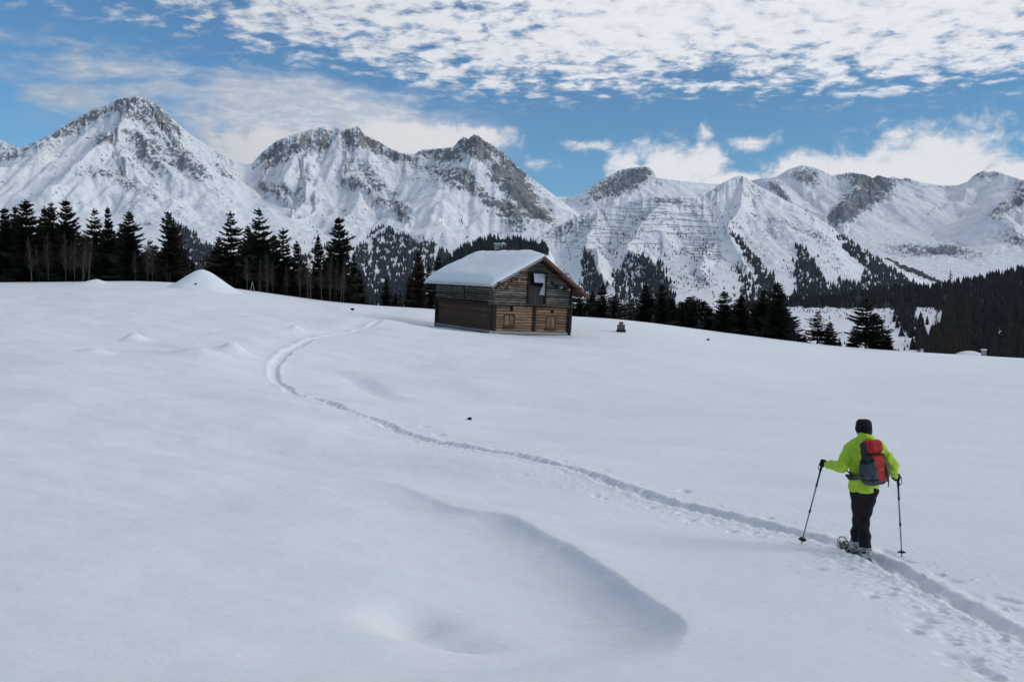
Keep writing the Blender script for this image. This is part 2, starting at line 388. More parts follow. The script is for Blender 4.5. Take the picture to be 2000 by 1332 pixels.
def ground_detail(x, y):
    d = np.zeros_like(x); near = 1 - sm(y, 60, 100)
    # wind-shaped swells
    rt = 1 - 0.65 * sm(x / (y + 4), -0.05, 0.25)
    d += (0.19 * rt * fbm(x * 0.13 + y * 0.05, y * 0.20, 3, 41) * sm(np.hypot(x, y), 4, 14) + 0.14 * fbm(x * 0.05, y * 0.09, 2, 47) * sm(y, 12, 30)) * near
    d += 0.045 * rt * fbm(x * 0.45 + y * 0.1, y * 0.8, 3, 51) * near * (0.6 + 0.6 * sm(-x, -1, 6))
    d += 0.004 * fbm(x * 3.1, y * 4.0, 3, 57) * near
    # the drift edge: a scooped step that falls to the lower left
    near_ = (y < 24) & (y > 3); s = np.full(x.shape, -9.0); a = np.zeros_like(x); L = 1.0
    if near_.any():
        ss, aa, L = polydist(x[near_], y[near_], EDGE); s[near_] = ss; a[near_] = aa
    wob = 0.05 * gnoise(x * 0.9, y * 0.9, 5) + 0.02 * gnoise(x * 4, y * 4, 6); s = -s if EDGE_FLIP else s; s = s + wob
    ch = chordpos(x, y, EDGE); amp = 0.33 * sm(ch, 0.03, 0.60) * (1 - sm(ch, 0.88, 1.0)) * (y < 24)
    wfall = 0.38 + 0.3 * (1 - sm(a / L, 0.3, 0.8))
    fall = 0.46 + 0.34 * (1 - sm(ch, 0.2, 0.8)); sp_ = np.maximum(s, 0)
    d -= amp * (1 - np.exp(-(sp_ / fall) ** 1.1)) * np.exp(-(sp_ / 2.4) ** 1.5)
    d += 0.10 * amp * np.exp(-(s / 0.45) ** 2) * (s <= 0) + 0.10 * amp * np.exp(-(s / 0.12) ** 2) * (s > 0)
    near_ = (y < 60) & (y > 20); s = np.full(x.shape, -9.0); a = np.zeros_like(x)
    if near_.any():
        ss, aa, L = polydist(x[near_], y[near_], EDGE2); s[near_] = -ss; a[near_] = aa
        d -= np.where(s > 0, 0.20 * sm(chordpos(x, y, EDGE2), 0.0, 0.4) * (1 - sm(chordpos(x, y, EDGE2), .8, 1)) * sm(s, 0, 1.0) * np.exp(-np.maximum(s - 1, 0) / 3), 0)
    # dimples and mounds
    for px, rx, ry, h in DIMPLES:
        d += h * np.exp(-(((x - px[0]) / rx) ** 2 + ((y - px[1]) / ry) ** 2) ** (1.0))
    return d
def mound(u, v, rx, ry, h):
    p = hit(u, v); return ((p[0], p[1]), rx, ry, h)
DIMPLES = [mound(800, 1172, 0.36, 0.42, -0.19), mound(868, 1205, 0.38, 0.26, -0.18), mound(740, 1230, 0.5, 0.4, 0.05), mound(400, 815, 3.0, 1.6, 0.14), mound(470, 850, 2.0, 1.0, 0.09), mound(330, 835, 1.6, 1.2, 0.08),
   mound(262, 664, 0.55, 0.6, 0.46), mound(455, 689, 0.55, 0.6, 0.40), mound(385, 698, 1.0, 0.7, 0.30), mound(185, 690, 0.6, 0.6, 0.24), mound(578, 643, 0.42, 0.5, 0.34), mound(668, 606, 0.9, 0.9, 0.30),
   mound(60, 880, 2.2, 0.9, -0.10), mound(150, 1000, 1.4, 0.7, -0.07), mound(420, 1100, 0.9, 0.6, -0.05), mound(250, 1230, 0.8, 0.5, 0.05), mound(1350, 905, 1.6, 1.2, -0.12), mound(1290, 890, 1.2, .7, 0.08),
   mound(1800, 975, 1.3, 0.35, -0.06), mound(1500, 950, 1.8, 0.5, -0.06), mound(870, 625, 2.4, 1.5, -0.28), mound(815, 615, 1.8, 1.6, 0.30), mound(1100, 760, 5, 3, 0.14), mound(1600, 780, 7, 3, -0.16)]
# a cleared heap of snow on the brow and a smaller one beside it
HEAPX = []
for (u, v, Y) in ((395, 562, 82.0), (190, 556, 83.0)):
    p = at(u, v, Y); HEAPX.append(p)
def heaps(x, y):
    p = HEAPX[0]; dx_ = x - p.x; dy_ = y - p.y
    # profile from the photograph: concave left flank, long right shoulder
    r = np.where(dx_ < 0, -dx_ / 3.0, dx_ / 3.6); r = np.sqrt(r * r + (dy_ / 3.4) ** 2)
    h = 2.0 * np.clip(1 - r, 0, None) ** 1.22 * (1 - 0.15 * np.exp(-(r / 0.20) ** 2)) * 1.05
    h = h + 0.05 * gnoise(x * 0.9, y * 0.9, 9) * sm(1.2 - r, 0, .6)
    p = HEAPX[1]; r = np.hypot((x - p.x) / 1.25, (y - p.y) / 1.3); h = h + 0.42 * np.exp(-r ** 1.6 * 1.4)
    p = HEAPX[1]; r = np.hypot((x - p.x + 1.3) / 1.5, (y - p.y) / 1.3); h = h + 0.14 * np.exp(-r ** 2)
    return h
ex_, ey_ = hit(1150, 1230)[:2]
_s, _, _ = polydist(np.array([hit(1050, 1200)[0]]), np.array([hit(1050, 1200)[1]]), EDGE); EDGE_FLIP = _s[0] < 0
PRINTS = [(1723, 1158, .13, .05), (1703, 1164, .05, .05), (1816, 1211, .08, .05), (1796, 1220, .10, .04), (1789, 1231, .05, .05), (1855, 1275, .08, .05), (1887, 1281, .12, .06), (1880, 1297, .12, .04), (1913, 1304, .07, .07),
   (1861, 1131, .10, .05), (1835, 1121, .07, .04), (1948, 1164, .09, .05), (1968, 1185, .09, .05), (1981, 1172, .07, .05), (1646, 1108, .09, .05), (1735, 1080, .09, .04), (1848, 1241, .05, .04), (1862, 1252, .07, .03),
   (1728, 1075, .06, .03), (1770, 1098, .07, .05), (1900, 1290, .05, .05), (1350, 1010, .06, .04), (1430, 1032, .06, .04), (1180, 968, .05, .05), (1270, 985, .06, .04), (1500, 1012, .07, .04), (1935, 1320, .08, .05), (1600, 1110, .06, .04)]
PR = [(hit(u, v), a, b) for u, v, a, b in PRINTS]
def zground(x, y, want_track=False):
    x = np.asarray(x, dtype=float); y = np.asarray(y, dtype=float)
    z = zbase(x, y) + ground_detail(x, y) + heaps(x, y)
    m = (y < 75); s = np.full(x.shape, 9.0); a = np.zeros_like(x); L = 1.0
    if m.any():
        ss, aa, L = polydist(x[m], y[m], TRK); s[m] = ss; a[m] = aa
    wob = 0.05 * gnoise(a * 0.9, a * 0, 71) + 0.03 * gnoise(a * 3.3, a * 0, 72)
    q = np.abs(s + wob); far = sm(y, 30, 48)
    wid = 0.155 + 0.12 * far; dep = 0.105 + 0.0 * far
    step = 0.55 + 0.30 * np.cos(a * 2 * math.pi / 0.66 + np.sign(s) * 1.5708 + 5.0 * gnoise(a * 0.45, a * 0, 74)) + 0.5 * gnoise(x * 2.1, y * 2.1, 76)
    edge = 0.03 * gnoise(x * 6, y * 6, 75)
    tr = 1 - sm(q + edge * (1 - far), wid * 0.62, wid * 1.22)
    rough = (0.022 * fbm(x * 8, y * 8, 3, 77) + 0.050 * step) * tr * (1 - 0.6 * far)
    z = z - tr * dep + rough - 0.13 * far * np.exp(-((s + (0.9 if TRK_L else -0.9)) / 0.9) ** 2) * (1 - sm(y, 66, 74))
    # loosened snow thrown up along both sides, most on the near side
    rim = np.exp(-((q - wid * 1.45) / 0.10) ** 2); z = z + rim * 0.020 * (1 + gnoise(x * 5, y * 5, 79))
    zone = np.exp(-((s + (0.40 if TRK_L else -0.40)) / 0.34) ** 2) * (1 - sm(y, 9.5, 20) * 0.8) * (1 - sm(y, 24, 30))
    lump = np.clip(fbm(x * 3.0, y * 3.0, 3, 83) + 0.06, 0, 1)
    z = z - zone * lump * 0.032 + zone * 0.016 * fbm(x * 11, y * 11, 2, 85)
    crumbs = np.clip(gnoise(x * 9, y * 9, 87) - 0.42, 0, 1) * np.exp(-(q / 1.1) ** 2) * (1 - sm(y, 14, 30)); z = z + crumbs * 0.09
    pol = np.clip(gnoise(x * 2.6, y * 2.6, 88) - 0.50, 0, 1) * np.exp(-((q - 0.75) / 0.35) ** 2) * (1 - sm(y, 20, 30)); z = z - pol * 0.20
    nr_ = (y < 16)
    if nr_.any():
        xx = x[nr_]; yy = y[nr_]; dd = np.zeros_like(xx)
        for p, ra, rb in PR:
            dd -= 0.052 * np.exp(-(((xx - p.x) / ra) ** 2 + ((yy - p.y) / (rb * 1.6)) ** 2) ** 1.5)
        z[nr_] += dd
    return (z, tr) if want_track else z
_s, _, _ = polydist(np.array([hit(1750, 1180)[0]]), np.array([hit(1750, 1180)[1]]), TRK); TRK_L = _s[0] < 0
def gz(x, y): return float(zground(np.array([x]), np.array([y]))[0])
def ghit(u, v): return hit(u, v, f=zground)

ys = [-3.0]
while ys[-1] < 400:
    y = ys[-1]; ys.append(y + (0.25 if y < 3.0 else min(max(0.00040 * y * y, 0.020), 0.40) if y < 92 else (y - 88) * 0.10))
ys = np.array(ys); NU = 1080; us = np.linspace(-420, 2420, NU)
UU, YY = np.meshgrid(us, ys); XX = (UU - 1000) / FPX * np.where(YY < 0, 1, 1) * (YY + 5.0) * 1.0
XX = XX * (YY + 0.0 * YY + 5) / (YY + 5)
gzv, gtr = zground(XX.ravel(), YY.ravel(), True)
co = np.stack([XX.ravel(), YY.ravel(), gzv], 1)
q = gridquads(len(ys), NU)
def vnormals(co, nr, nc):
    P3 = co.reshape(nr, nc, 3); du = np.gradient(P3, axis=1); dv = np.gradient(P3, axis=0)
    n = np.cross(du, dv); n /= np.linalg.norm(n, axis=-1, keepdims=True) + 1e-12
    return n.reshape(-1, 3)
gn = vnormals(co, len(ys), NU); gn[gn[:, 2] < 0] *= -1
fm = gtr[q].max(1) > 0.25
for nm, sel in (('snow_field', ~fm), ('snowshoe_track', fm)):
    qs = q[sel]; used, inv = np.unique(qs, return_inverse=True); me = npmesh(nm, co[used], inv.reshape(-1, 4))
    me.normals_split_custom_set_from_vertices(gn[used].tolist()); me.materials.append(M['snow'])
    tag(link(nm, me), kind='structure', label={'snow_field': 'smooth wind-shaped snow slope in the foreground', 'snowshoe_track': 'narrow trodden trench curving through the snow'}[nm])
print('ground', len(q))

# ================================================================== MOUNTAINS
def ip(pts, u): pts = np.array(pts, dtype=float); return np.interp(u, pts[:, 0], pts[:, 1])
def blobs(U, V, lst):
    t = np.zeros_like(U)
    for (u, v, ru, rv, ang, a) in lst:
        c, s_ = math.cos(R(ang)), math.sin(R(ang)); du = U - u; dv = V - v
        e = ((du * c + dv * s_) / ru) ** 2 + ((-du * s_ + dv * c) / rv) ** 2
        t = t + a * np.exp(-(e ** 1.6))
    return t
SHEETS = {}
def mountain(name, sky, spurs, r0, rs, r1, u0, u1, nu, nr, k, rock, forest, mat, base, seed, amp=45, freq=1 / 380., warp=70, label=None, craggy=6.0, rockedge=0.0, foot=None, rough_sky=1.0):
    """heightfield on a fan of sight lines; ridge lines given as (u, v, distance) points, valley floor at height base"""
    us = np.linspace(u0, u1, nu); rr = np.concatenate([np.linspace(r0, r1, nr)])
    Ug, Yg = np.meshgrid(us, rr); X = (Ug - 1000) / FPX * Yg
    rsf = (lambda u: np.interp(u, [a for a, b in rs], [b for a, b in rs])) if isinstance(rs, list) else (lambda u: u * 0 + rs)
    main = [(u, v, float(rsf(np.array([u], dtype=float))[0])) for u, v in sky]
    wx = X + warp * fbm(X / 600., Yg / 600., 3, seed); wy = Yg + warp * fbm(X / 600., Yg / 600., 3, seed + 50)
    H = np.full(X.shape, float(base)); T = 18.0
    acc = np.exp((H - base) / T * 0)
    lines = [main] + spurs
    Hs = np.full(X.shape, base * 1.0)
    for li, ln in enumerate(lines):
        pts = [at(*p) for p in ln]; best = np.full(X.shape, -1e9)
        for a, b in zip(pts[:-1], pts[1:]):
            dx_, dy_ = b.x - a.x, b.y - a.y; L2 = dx_ * dx_ + dy_ * dy_ + 1e-9
            t = np.clip(((wx - a.x) * dx_ + (wy - a.y) * dy_) / L2, 0, 1); d = np.hypot(wx - a.x - dx_ * t, wy - a.y - dy_ * t)
            z = a.z + (b.z - a.z) * t; hh = np.maximum(z - base, 1.0); best = np.maximum(best, base + hh * np.exp(-k * d / hh))
        m_ = np.maximum(Hs, best); Hs = m_ + T * np.log1p(np.exp(-np.abs(Hs - best) / T)) - T * math.log(2) * np.exp(-np.abs(Hs - best) / T)
    H = Hs
    # fall-line gullies
    du = us[1] - us[0]; P = np.stack([X, Yg, H], -1)
    gY, gU = np.gradient(H); dY = np.gradient(Yg, axis=0); dXu = np.gradient(X, axis=1); dXy = np.gradient(X, axis=0)
    hx = gU / dXu; hy = (gY - hx * dXy) / dY
    sl = np.hypot(hx, hy) + 1e-6; steep = sm(sl, 0.08, 0.55); rel = sm(H - base, 20, 200)
    f = freq; a = amp; ax, ay = hx.copy(), hy.copy(); tot = 0
    for o in range(4):
        l = np.hypot(ax, ay) + 1e-6; dx_, dy_ = ay / l * np.minimum(l * 2.2, 1), -ax / l * np.minimum(l * 2.2, 1)
        v_, gx, gy = erosion(X * f, Yg * f, dx_, dy_, seed + o * 7)
        tot = tot + v_ * a; ax = ax + gx * a * f * 2.0; ay = ay + gy * a * f * 2.0; f *= 2.05; a *= 0.50
    H = H + tot * steep * rel
    U1, V1 = proj(X, Yg, H)
    rk = blobs(U1, V1, rock)
    H = H + craggy * rough_sky * (ridged(X / 70., Yg / 70., 5, seed + 3) - 0.9) * (0.30 + 2.0 * np.clip(rk, 0, 1)) * rel
    # bring the skyline to the height seen in the photograph
    for it in range(6):
        U1, V1 = proj(X, Yg, H); j = np.argmin(V1, axis=0); cols = np.arange(nu)
        ut = U1[j, cols]; tgt = ip(sky, ut); cur = V1[j, cols]; r_ = Yg[j, cols]; dz_ = (cur - tgt) * r_ / FPX
        px = 26.0 if it < 3 else 3.0
        w = max(1, int(px / du)); kx = np.arange(-3 * w, 3 * w + 1); ke = np.exp(-(kx / w) ** 2 / 2); ke /= ke.sum()
        dz_ = np.convolve(np.pad(dz_, 3 * w, mode='edge'), ke, mode='valid'); top = H[j, cols]
        if it < 3: H = H + dz_[None] * np.clip((H - base) / np.maximum(top - base, 1)[None], 0, 1.1) ** 1.5
        else: H = H + dz_[None] * np.exp(-((Yg - r_[None]) / 170.0) ** 2)
    if foot: H = H - foot[2] * (1 - sm(Yg, foot[0], foot[1]))
    U1, V1 = proj(X, Yg, H)
    rk = blobs(U1, V1, rock); skyv = ip(sky, U1); dd = V1 - skyv
    if rockedge: rk = rk + rockedge * np.exp(-np.clip(dd, 0, None) / 14.0)
    gY, gU = np.gradient(H); hx = gU / dXu; hy = (gY - hx * dXy) / dY; sl = np.hypot(hx, hy)
    rk = rk + 0.30 * sm(sl, 0.75, 1.25) * (rk > -0.2)
    fo = forest(U1, V1, X, Yg) if forest else np.zeros_like(X)
    co = np.stack([X.ravel(), Yg.ravel(), H.ravel()], 1)
    me = npmesh(name, co, gridquads(len(rr), nu)); attr(me, 'rock', rk); attr(me, 'forest', fo); me.materials.append(mat)
    o = link(name, me); tag(o, kind='structure', label=label)
    SHEETS[label] = (U1, V1, co.reshape(len(rr), nu, 3), fo)
    return o, U1, V1, co.reshape(len(rr), nu, 3), fo
def lookup(sh, u, v):
    """nearest point of a sheet seen at pixel (u, v)"""
    U1, V1, P, fo = sh; j = int(np.argmin(np.abs(U1[U1.shape[0] // 2] - u)))
    col = V1[:, j]; k = np.argmax(col <= v) if (col <= v).any() else int(np.argmin(col))
    return Vector(P[k, j])
def inpoly(U, V, poly):
    c = np.zeros(U.shape, dtype=bool); n = len(poly)
    for i in range(n):
        x1, y1 = poly[i]; x2, y2 = poly[(i + 1) % n]
        if y1 == y2: continue
        t = ((y1 > V) != (y2 > V)) & (U < (x2 - x1) * (V - y1) / (y2 - y1) + x1); c ^= t
    return c
def softpoly(U, V, polys, wob=9.0, s=0):
    """fraction of wood cover: inside of the outlines with ragged edges"""
    Uw = U + wob * gnoise(U / 14., V / 14., s) + wob * 0.5 * gnoise(U / 5., V / 5., s + 1); Vw = V + wob * gnoise(U / 14., V / 14., s + 2) + wob * 0.5 * gnoise(U / 5., V / 5., s + 3)
    t = np.zeros(U.shape)
    for poly, d in polys: t = np.maximum(t, inpoly(Uw, Vw, poly) * d)
    return t

left_sky = [(-420, 330), (-300, 250), (-220, 225), (-120, 250), (-60, 268), (0, 274), (15, 280), (40, 290), (60, 281), (75, 274), (100, 262), (125, 246), (150, 230), (180, 214), (215, 203), (232, 194), (250, 191), (270, 188), (285, 191), (300, 200), (315, 212), (330, 225), (345, 240), (370, 262),
  (400, 282), (430, 300), (460, 315), (480, 322), (492, 320), (510, 300), (540, 275), (565, 265), (600, 255), (630, 248), (660, 249), (680, 252), (700, 247), (706, 256), (712, 264), (735, 274), (745, 280), (765, 292), (790, 300), (808, 302), (825, 292), (840, 292), (860, 290), (885, 288),
  (895, 276), (905, 267), (915, 272), (925, 263), (935, 265), (945, 275), (960, 282), (985, 300), (1010, 325), (1040, 350), (1070, 372), (1100, 395), (1120, 410), (1140, 425), (1160, 445), (1200, 490), (1300, 560)]
left_spurs = [
  [(262, 190, 4500), (235, 235, 4330), (210, 285, 4130), (250, 340, 3900), (323, 405, 3650), (380, 460, 3400), (430, 520, 3100)],
  [(300, 205, 4480), (345, 290, 4250), (385, 350, 4050), (430, 410, 3800)],
  [(60, 290, 4500), (90, 360, 4100), (60, 450, 3500)], [(190, 300, 4120), (150, 380, 3800), (130, 470, 3400)],
  [(705, 262, 4800), (690, 330, 4500), (735, 385, 4200), (800, 440, 3850), (845, 500, 3400), (860, 540, 3100)],
  [(560, 285, 4700), (540, 350, 4400), (620, 430, 4000), (700, 470, 3700), (740, 520, 3300)], [(640, 262, 4800), (620, 340, 4450), (560, 440, 3800), (590, 520, 3300)],
  [(925, 268, 4600), (905, 330, 4350), (875, 400, 4100), (870, 450, 3800)], [(945, 280, 4600), (975, 350, 4400), (1000, 410, 4150), (1010, 470, 3800), (960, 520, 3400)],
  [(1040, 352, 4700), (1070, 410, 4400), (1090, 460, 4100), (1110, 510, 3600)], [(860, 292, 4650), (845, 350, 4400), (820, 420, 4100)]]
left_rock = [(150, 244, 105, 14, -28, .58), (275, 214, 66, 30, 25, .62), (290, 330, 130, 90, 10, .10), (330, 420, 130, 50, 20, .12), (200, 268, 24, 11, -10, .85), (265, 290, 22, 45, -10, .48), (320, 300, 55, 30, 48, .52), (300, 345, 14, 50, 0, .5), (385, 335, 40, 20, 42, .52), (180, 335, 34, 14, 0, .50), (235, 350, 45, 18, 30, .42),
  (290, 440, 14, 6, 0, .6), (430, 330, 30, 10, 40, .4), (20, 310, 40, 14, 10, .4), (355, 300, 18, 45, -35, .35), (330, 250, 30, 12, 35, .5), (440, 395, 24, 10, 45, .35),
  (585, 282, 82, 24, -14, .52), (545, 305, 45, 16, -30, .45), (700, 275, 36, 24, 20, .62), (760, 295, 55, 14, 26, .65), (700, 340, 46, 42, 45, .48), (755, 385, 55, 26, 48, .55), (790, 412, 30, 13, 45, .85), (545, 372, 42, 13, 12, .65), (610, 352, 70, 9, 8, .40),
  (650, 405, 60, 9, 20, .38), (700, 440, 40, 8, 30, .35), (620, 285, 40, 10, 0, .2), (590, 460, 40, 8, -40, .35),
  (880, 300, 68, 17, 5, .68), (930, 282, 36, 22, 20, .8), (895, 345, 68, 30, 8, .85), (990, 330, 30, 52, -40, .6), (1005, 365, 62, 38, 45, .55), (1030, 405, 55, 30, 40, .85), (965, 395, 50, 15, 30, .85), (1070, 425, 34, 13, 30, .7), (1005, 440, 40, 15, 35, .8),
  (1000, 465, 40, 8, 30, .5), (940, 345, 9, 52, -38, -1.0), (985, 385, 40, 5, 35, -.9), (880, 322, 60, 5, 4, -.5), (840, 395, 60, 40, 10, -.3), (1110, 415, 30, 6, 45, -.8)]
def left_forest(U, V, X, Y):
    P_ = [([(715, 470), (745, 440), (790, 455), (830, 480), (862, 510), (870, 620), (690, 620), (700, 520)], .62), ([(740, 480), (800, 470), (850, 520), (860, 600), (760, 600)], .8), ([(820, 468), (850, 480), (880, 500), (880, 540), (845, 495)], 1.0),
          ([(325, 425), (350, 435), (380, 460), (430, 500), (470, 545), (520, 620), (330, 620), (330, 500)], .95), ([(690, 495), (705, 480), (720, 560), (700, 600), (680, 600)], .8), ([(590, 500), (640, 475), (640, 480), (600, 520)], .5)]
    t = softpoly(U, V, P_, 8, 5) * (0.82 + 1.1 * fbm(U / 13., V / 9., 3, 21))
    return np.clip(t, 0, 1)
LM = mountain('mountain', left_sky, left_spurs, 1350, [(-400, 4500), (0, 4500), (265, 4500), (480, 4650), (640, 4850), (800, 4800), (925, 4600), (1100, 4900), (1300, 5200)], 5250, -420, 1290, 1000, 340, 0.95, left_rock, left_forest, M['mtn'], -75, 11,
      amp=37, label='long snow-covered massif with three rocky summits on the left', craggy=8.5, rockedge=0.22)

far_sky = [(1000, 420), (1060, 400), (1085, 388), (1105, 388), (1130, 380), (1160, 362), (1190, 343), (1210, 332), (1235, 328), (1262, 325), (1275, 333), (1281, 347), (1300, 350), (1340, 355), (1400, 360), (1440, 358), (1480, 350), (1515, 346), (1540, 331), (1565, 323), (1590, 327), (1610, 335), (1625, 343), (1660, 337), (1690, 341), (1705, 348), (1715, 342),
  (1735, 348), (1745, 345), (1760, 350), (1770, 347), (1800, 357), (1840, 363), (1870, 362), (1890, 355), (1900, 344), (1910, 338), (1922, 333), (1930, 337), (1940, 334), (1955, 338), (1975, 345), (2000, 352), (2060, 345), (2120, 320), (2250, 300), (2450, 330)]
far_spurs = [[(1262, 326, 7000), (1245, 360, 6800), (1215, 385, 6500), (1190, 410, 6200)], [(1690, 341, 6900), (1670, 380, 6500), (1640, 420, 6100), (1640, 470, 5500), (1740, 520, 4900), (1850, 560, 4300)],
  [(2030, 350, 6000), (1985, 380, 5700), (1950, 420, 5400), (1970, 480, 5000)], [(1565, 324, 7200), (1560, 365, 6800), (1600, 400, 6400)], [(1510, 348, 7000), (1525, 370, 6600), (1545, 392, 6300)], [(1922, 333, 7200), (1880, 380, 6700), (1830, 420, 6200)], [(1790, 480, 5600), (1850, 490, 5500), (1920, 500, 5300)]]
far_rock = [(1222, 348, 58, 22, -24, .82), (1180, 378, 52, 22, -20, .75), (1255, 340, 28, 18, 0, .5), (1235, 362, 26, 18, 20, .7), (1568, 338, 45, 14, 0, .55), (1690, 352, 52, 14, 10, .9), (1712, 365, 36, 34, 0, 1.2), (1660, 400, 38, 28, -30, 1.05), (1636, 425, 36, 20, -25, .9), (1690, 395, 20, 20, 30, .7),
  (1925, 342, 30, 8, 0, .8), (1992, 375, 18, 30, 0, 1.0), (1958, 410, 38, 18, -30, .75), (1985, 470, 50, 16, 10, .75), (1800, 490, 75, 14, 3, 1.05), (1860, 488, 32, 12, 0, .95), (1905, 500, 40, 10, -5, .55), (1522, 374, 10, 30, -42, 1.1), (1775, 352, 40, 6, 5, .6), (1580, 352, 28, 14, 20, .5), (1700, 505, 40, 14, 20, .5), (1830, 365, 60, 3, 0, .5),
  (1960, 360, 80, 12, 0, -.3), (1770, 430, 70, 40, 0, -.2)]
def far_forest(U, V, X, Y):
    P_ = [([(1722, 498), (1760, 515), (1800, 530), (1860, 560), (1862, 566), (1800, 543), (1755, 522)], .9), ([(1920, 470), (2100, 430), (2100, 500), (1960, 520)], .15)]
    return np.clip(softpoly(U, V, P_, 3, 31), 0, 1)
FM = mountain('mountain', far_sky, far_spurs, 3000, [(1000, 7300), (1250, 7000), (1400, 7500), (1565, 7200), (1700, 6900), (1850, 7500), (1950, 7100), (2030, 6100), (2450, 5800)], 7800, 1000, 2450, 760, 240, 0.62, far_rock, far_forest, M['mtnfar'], -80, 23,
      amp=23, freq=1 / 520., label='distant snowfields and crags of the range on the right', craggy=13, rockedge=0.12, warp=90, foot=(3000, 4300, 250))

hill_sky = [(1020, 500), (1050, 462), (1075, 448), (1100, 436), (1125, 424), (1150, 415), (1180, 407), (1220, 398), (1250, 389), (1270, 383), (1300, 380), (1330, 383), (1350, 386), (1372, 384), (1385, 374), (1410, 358), (1430, 348), (1445, 343), (1458, 347), (1470, 357), (1490, 368), (1520, 384), (1550, 400), (1590, 420), (1620, 440),
  (1645, 462), (1680, 486), (1720, 510), (1760, 530), (1800, 547), (1840, 560), (1900, 575), (2050, 590)]
hill_spurs = [[(1445, 343, 3500), (1430, 400, 3250), (1410, 455, 3000), (1450, 510, 2700), (1510, 570, 2350), (1530, 600, 2100)], [(1300, 382, 3350), (1270, 430, 3100), (1240, 490, 2800), (1290, 540, 2500), (1330, 590, 2200)], [(1180, 410, 3300), (1150, 480, 2900), (1180, 560, 2400)],
  [(1550, 402, 3500), (1545, 460, 3100), (1600, 530, 2700), (1640, 580, 2300)], [(1645, 465, 3300), (1700, 520, 2900), (1790, 562, 2500)], [(1400, 470, 3000), (1380, 540, 2500), (1390, 600, 2100)]]
hill_rock = [(1300, 480, 240, 90, 5, .16), (1400, 560, 200, 50, 5, .2), (1560, 520, 100, 60, 20, .15), (1480, 372, 22, 5, 40, .6), (1480, 385, 20, 6, 20, .55), (1340, 400, 60, 6, 10, .5), (1500, 428, 60, 8, 10, .55), (1560, 445, 40, 8, 20, .4), (1600, 470, 60, 22, 30, .55), (1290, 390, 40, 6, 0, .4), (1250, 430, 18, 6, 0, .5), (1360, 460, 60, 14, 0, .3), (1480, 500, 40, 26, 40, .4), (1350, 560, 80, 20, 5, .42), (1640, 520, 40, 20, 30, .5),
   (1230, 470, 80, 20, 0, .25), (1120, 440, 40, 12, 0, .45), (1090, 455, 30, 10, 0, .5), (1560, 540, 30, 20, 0, .4)]
HILL_F = [([(1138, 485), (1152, 495), (1182, 560), (1190, 640), (1145, 640), (1138, 560)], .9), ([(1228, 500), (1252, 498), (1285, 530), (1308, 552), (1318, 600), (1290, 640), (1200, 640), (1195, 540)], .62), ([(1245, 505), (1275, 518), (1300, 545), (1315, 600), (1280, 600), (1262, 545)], 1.0),
    ([(1285, 512), (1292, 516), (1298, 545), (1286, 535)], 1.0), ([(1426, 458), (1440, 462), (1475, 500), (1505, 540), (1530, 575), (1520, 640), (1490, 560), (1455, 500)], 1.0), ([(1440, 520), (1470, 540), (1510, 570), (1500, 640), (1450, 600)], .5),
    ([(1555, 480), (1575, 485), (1600, 530), (1625, 560), (1640, 640), (1550, 640), (1552, 540)], .75), ([(1555, 545), (1640, 560), (1660, 640), (1540, 640)], .95), ([(1635, 460), (1660, 470), (1700, 500), (1755, 535), (1800, 562), (1800, 600), (1700, 600), (1720, 545), (1680, 515), (1650, 490)], 1.0),
    ([(1690, 520), (1740, 545), (1760, 600), (1660, 600), (1680, 560)], .6), ([(1640, 545), (1680, 560), (1680, 600), (1630, 600)], .8)]
def hill_forest(U, V, X, Y):
    t = softpoly(U, V, HILL_F, 6, 61)
    return np.clip(t * (0.78 + 1.0 * fbm(U / 10., V / 7., 3, 62)), 0, 1)
HM = mountain('hill', hill_sky, hill_spurs, 1500, [(1000, 3100), (1180, 3300), (1300, 3350), (1445, 3500), (1600, 3500), (1700, 3000), (1900, 2500), (2100, 2400)], 3800, 1010, 2060, 700, 260, 0.75, hill_rock, hill_forest, M['hill'], -90, 37,
      amp=11, freq=1 / 230., label='broad snow-covered hill with rows of avalanche barriers', craggy=5.0, warp=50, rockedge=0.12)

knoll_sky = [(850, 530), (880, 506), (895, 494), (910, 486), (930, 476), (950, 470), (975, 468), (1000, 468), (1020, 470), (1045, 474), (1064, 480), (1076, 492), (1088, 520), (1100, 570), (1130, 620), (1200, 640)]
def knoll_forest(U, V, X, Y):
    return np.clip(softpoly(U, V, [([(840, 560), (880, 500), (930, 450), (1078, 450), (1078, 486), (1060, 500), (1050, 540), (1000, 560)], 1.0)], 3, 91), 0, 1)
KM = mountain('hill', knoll_sky, [[(985, 470, 1500), (975, 500, 1350), (960, 560, 1150)]], 1000, 1500, 1750, 830, 1240, 240, 90, 0.95, [], knoll_forest, M['knoll'], -70, 43, amp=5, freq=1 / 90., label='low wooded knoll behind the roof of the hut', craggy=1.5, warp=12)

# the near side of the valley on the right: bare snow slope under a dark wooded ridge
val_sky = [(-500, 585), (300, 585), (700, 605), (1000, 603), (1200, 600), (1440, 601), (1500, 596), (1560, 590), (1620, 586), (1680, 580), (1750, 570), (1800, 566), (1850, 560), (1900, 551), (1950, 542), (2000, 528), (2080, 505), (2200, 480), (2500, 460)]
VU = np.linspace(-500, 2500, 620); VY = np.concatenate([np.linspace(330, 1250, 150), np.linspace(1300, 2300, 12)])
Ug, Yg = np.meshgrid(VU, VY); X_ = (Ug - 1000) / FPX * Yg
sv = ip(val_sky, VU)[None]; sr = 1250.0; tt = np.clip((Yg - 330) / (sr - 330), 0, 1)
Vt = sv + (780 - sv) * (1 - tt) ** 1.35
Zv = (HZ - Vt) / FPX * Yg; back = Yg > sr
Zv = np.where(back, (HZ - sv) / FPX * sr - (Yg - sr) * 0.35, Zv)
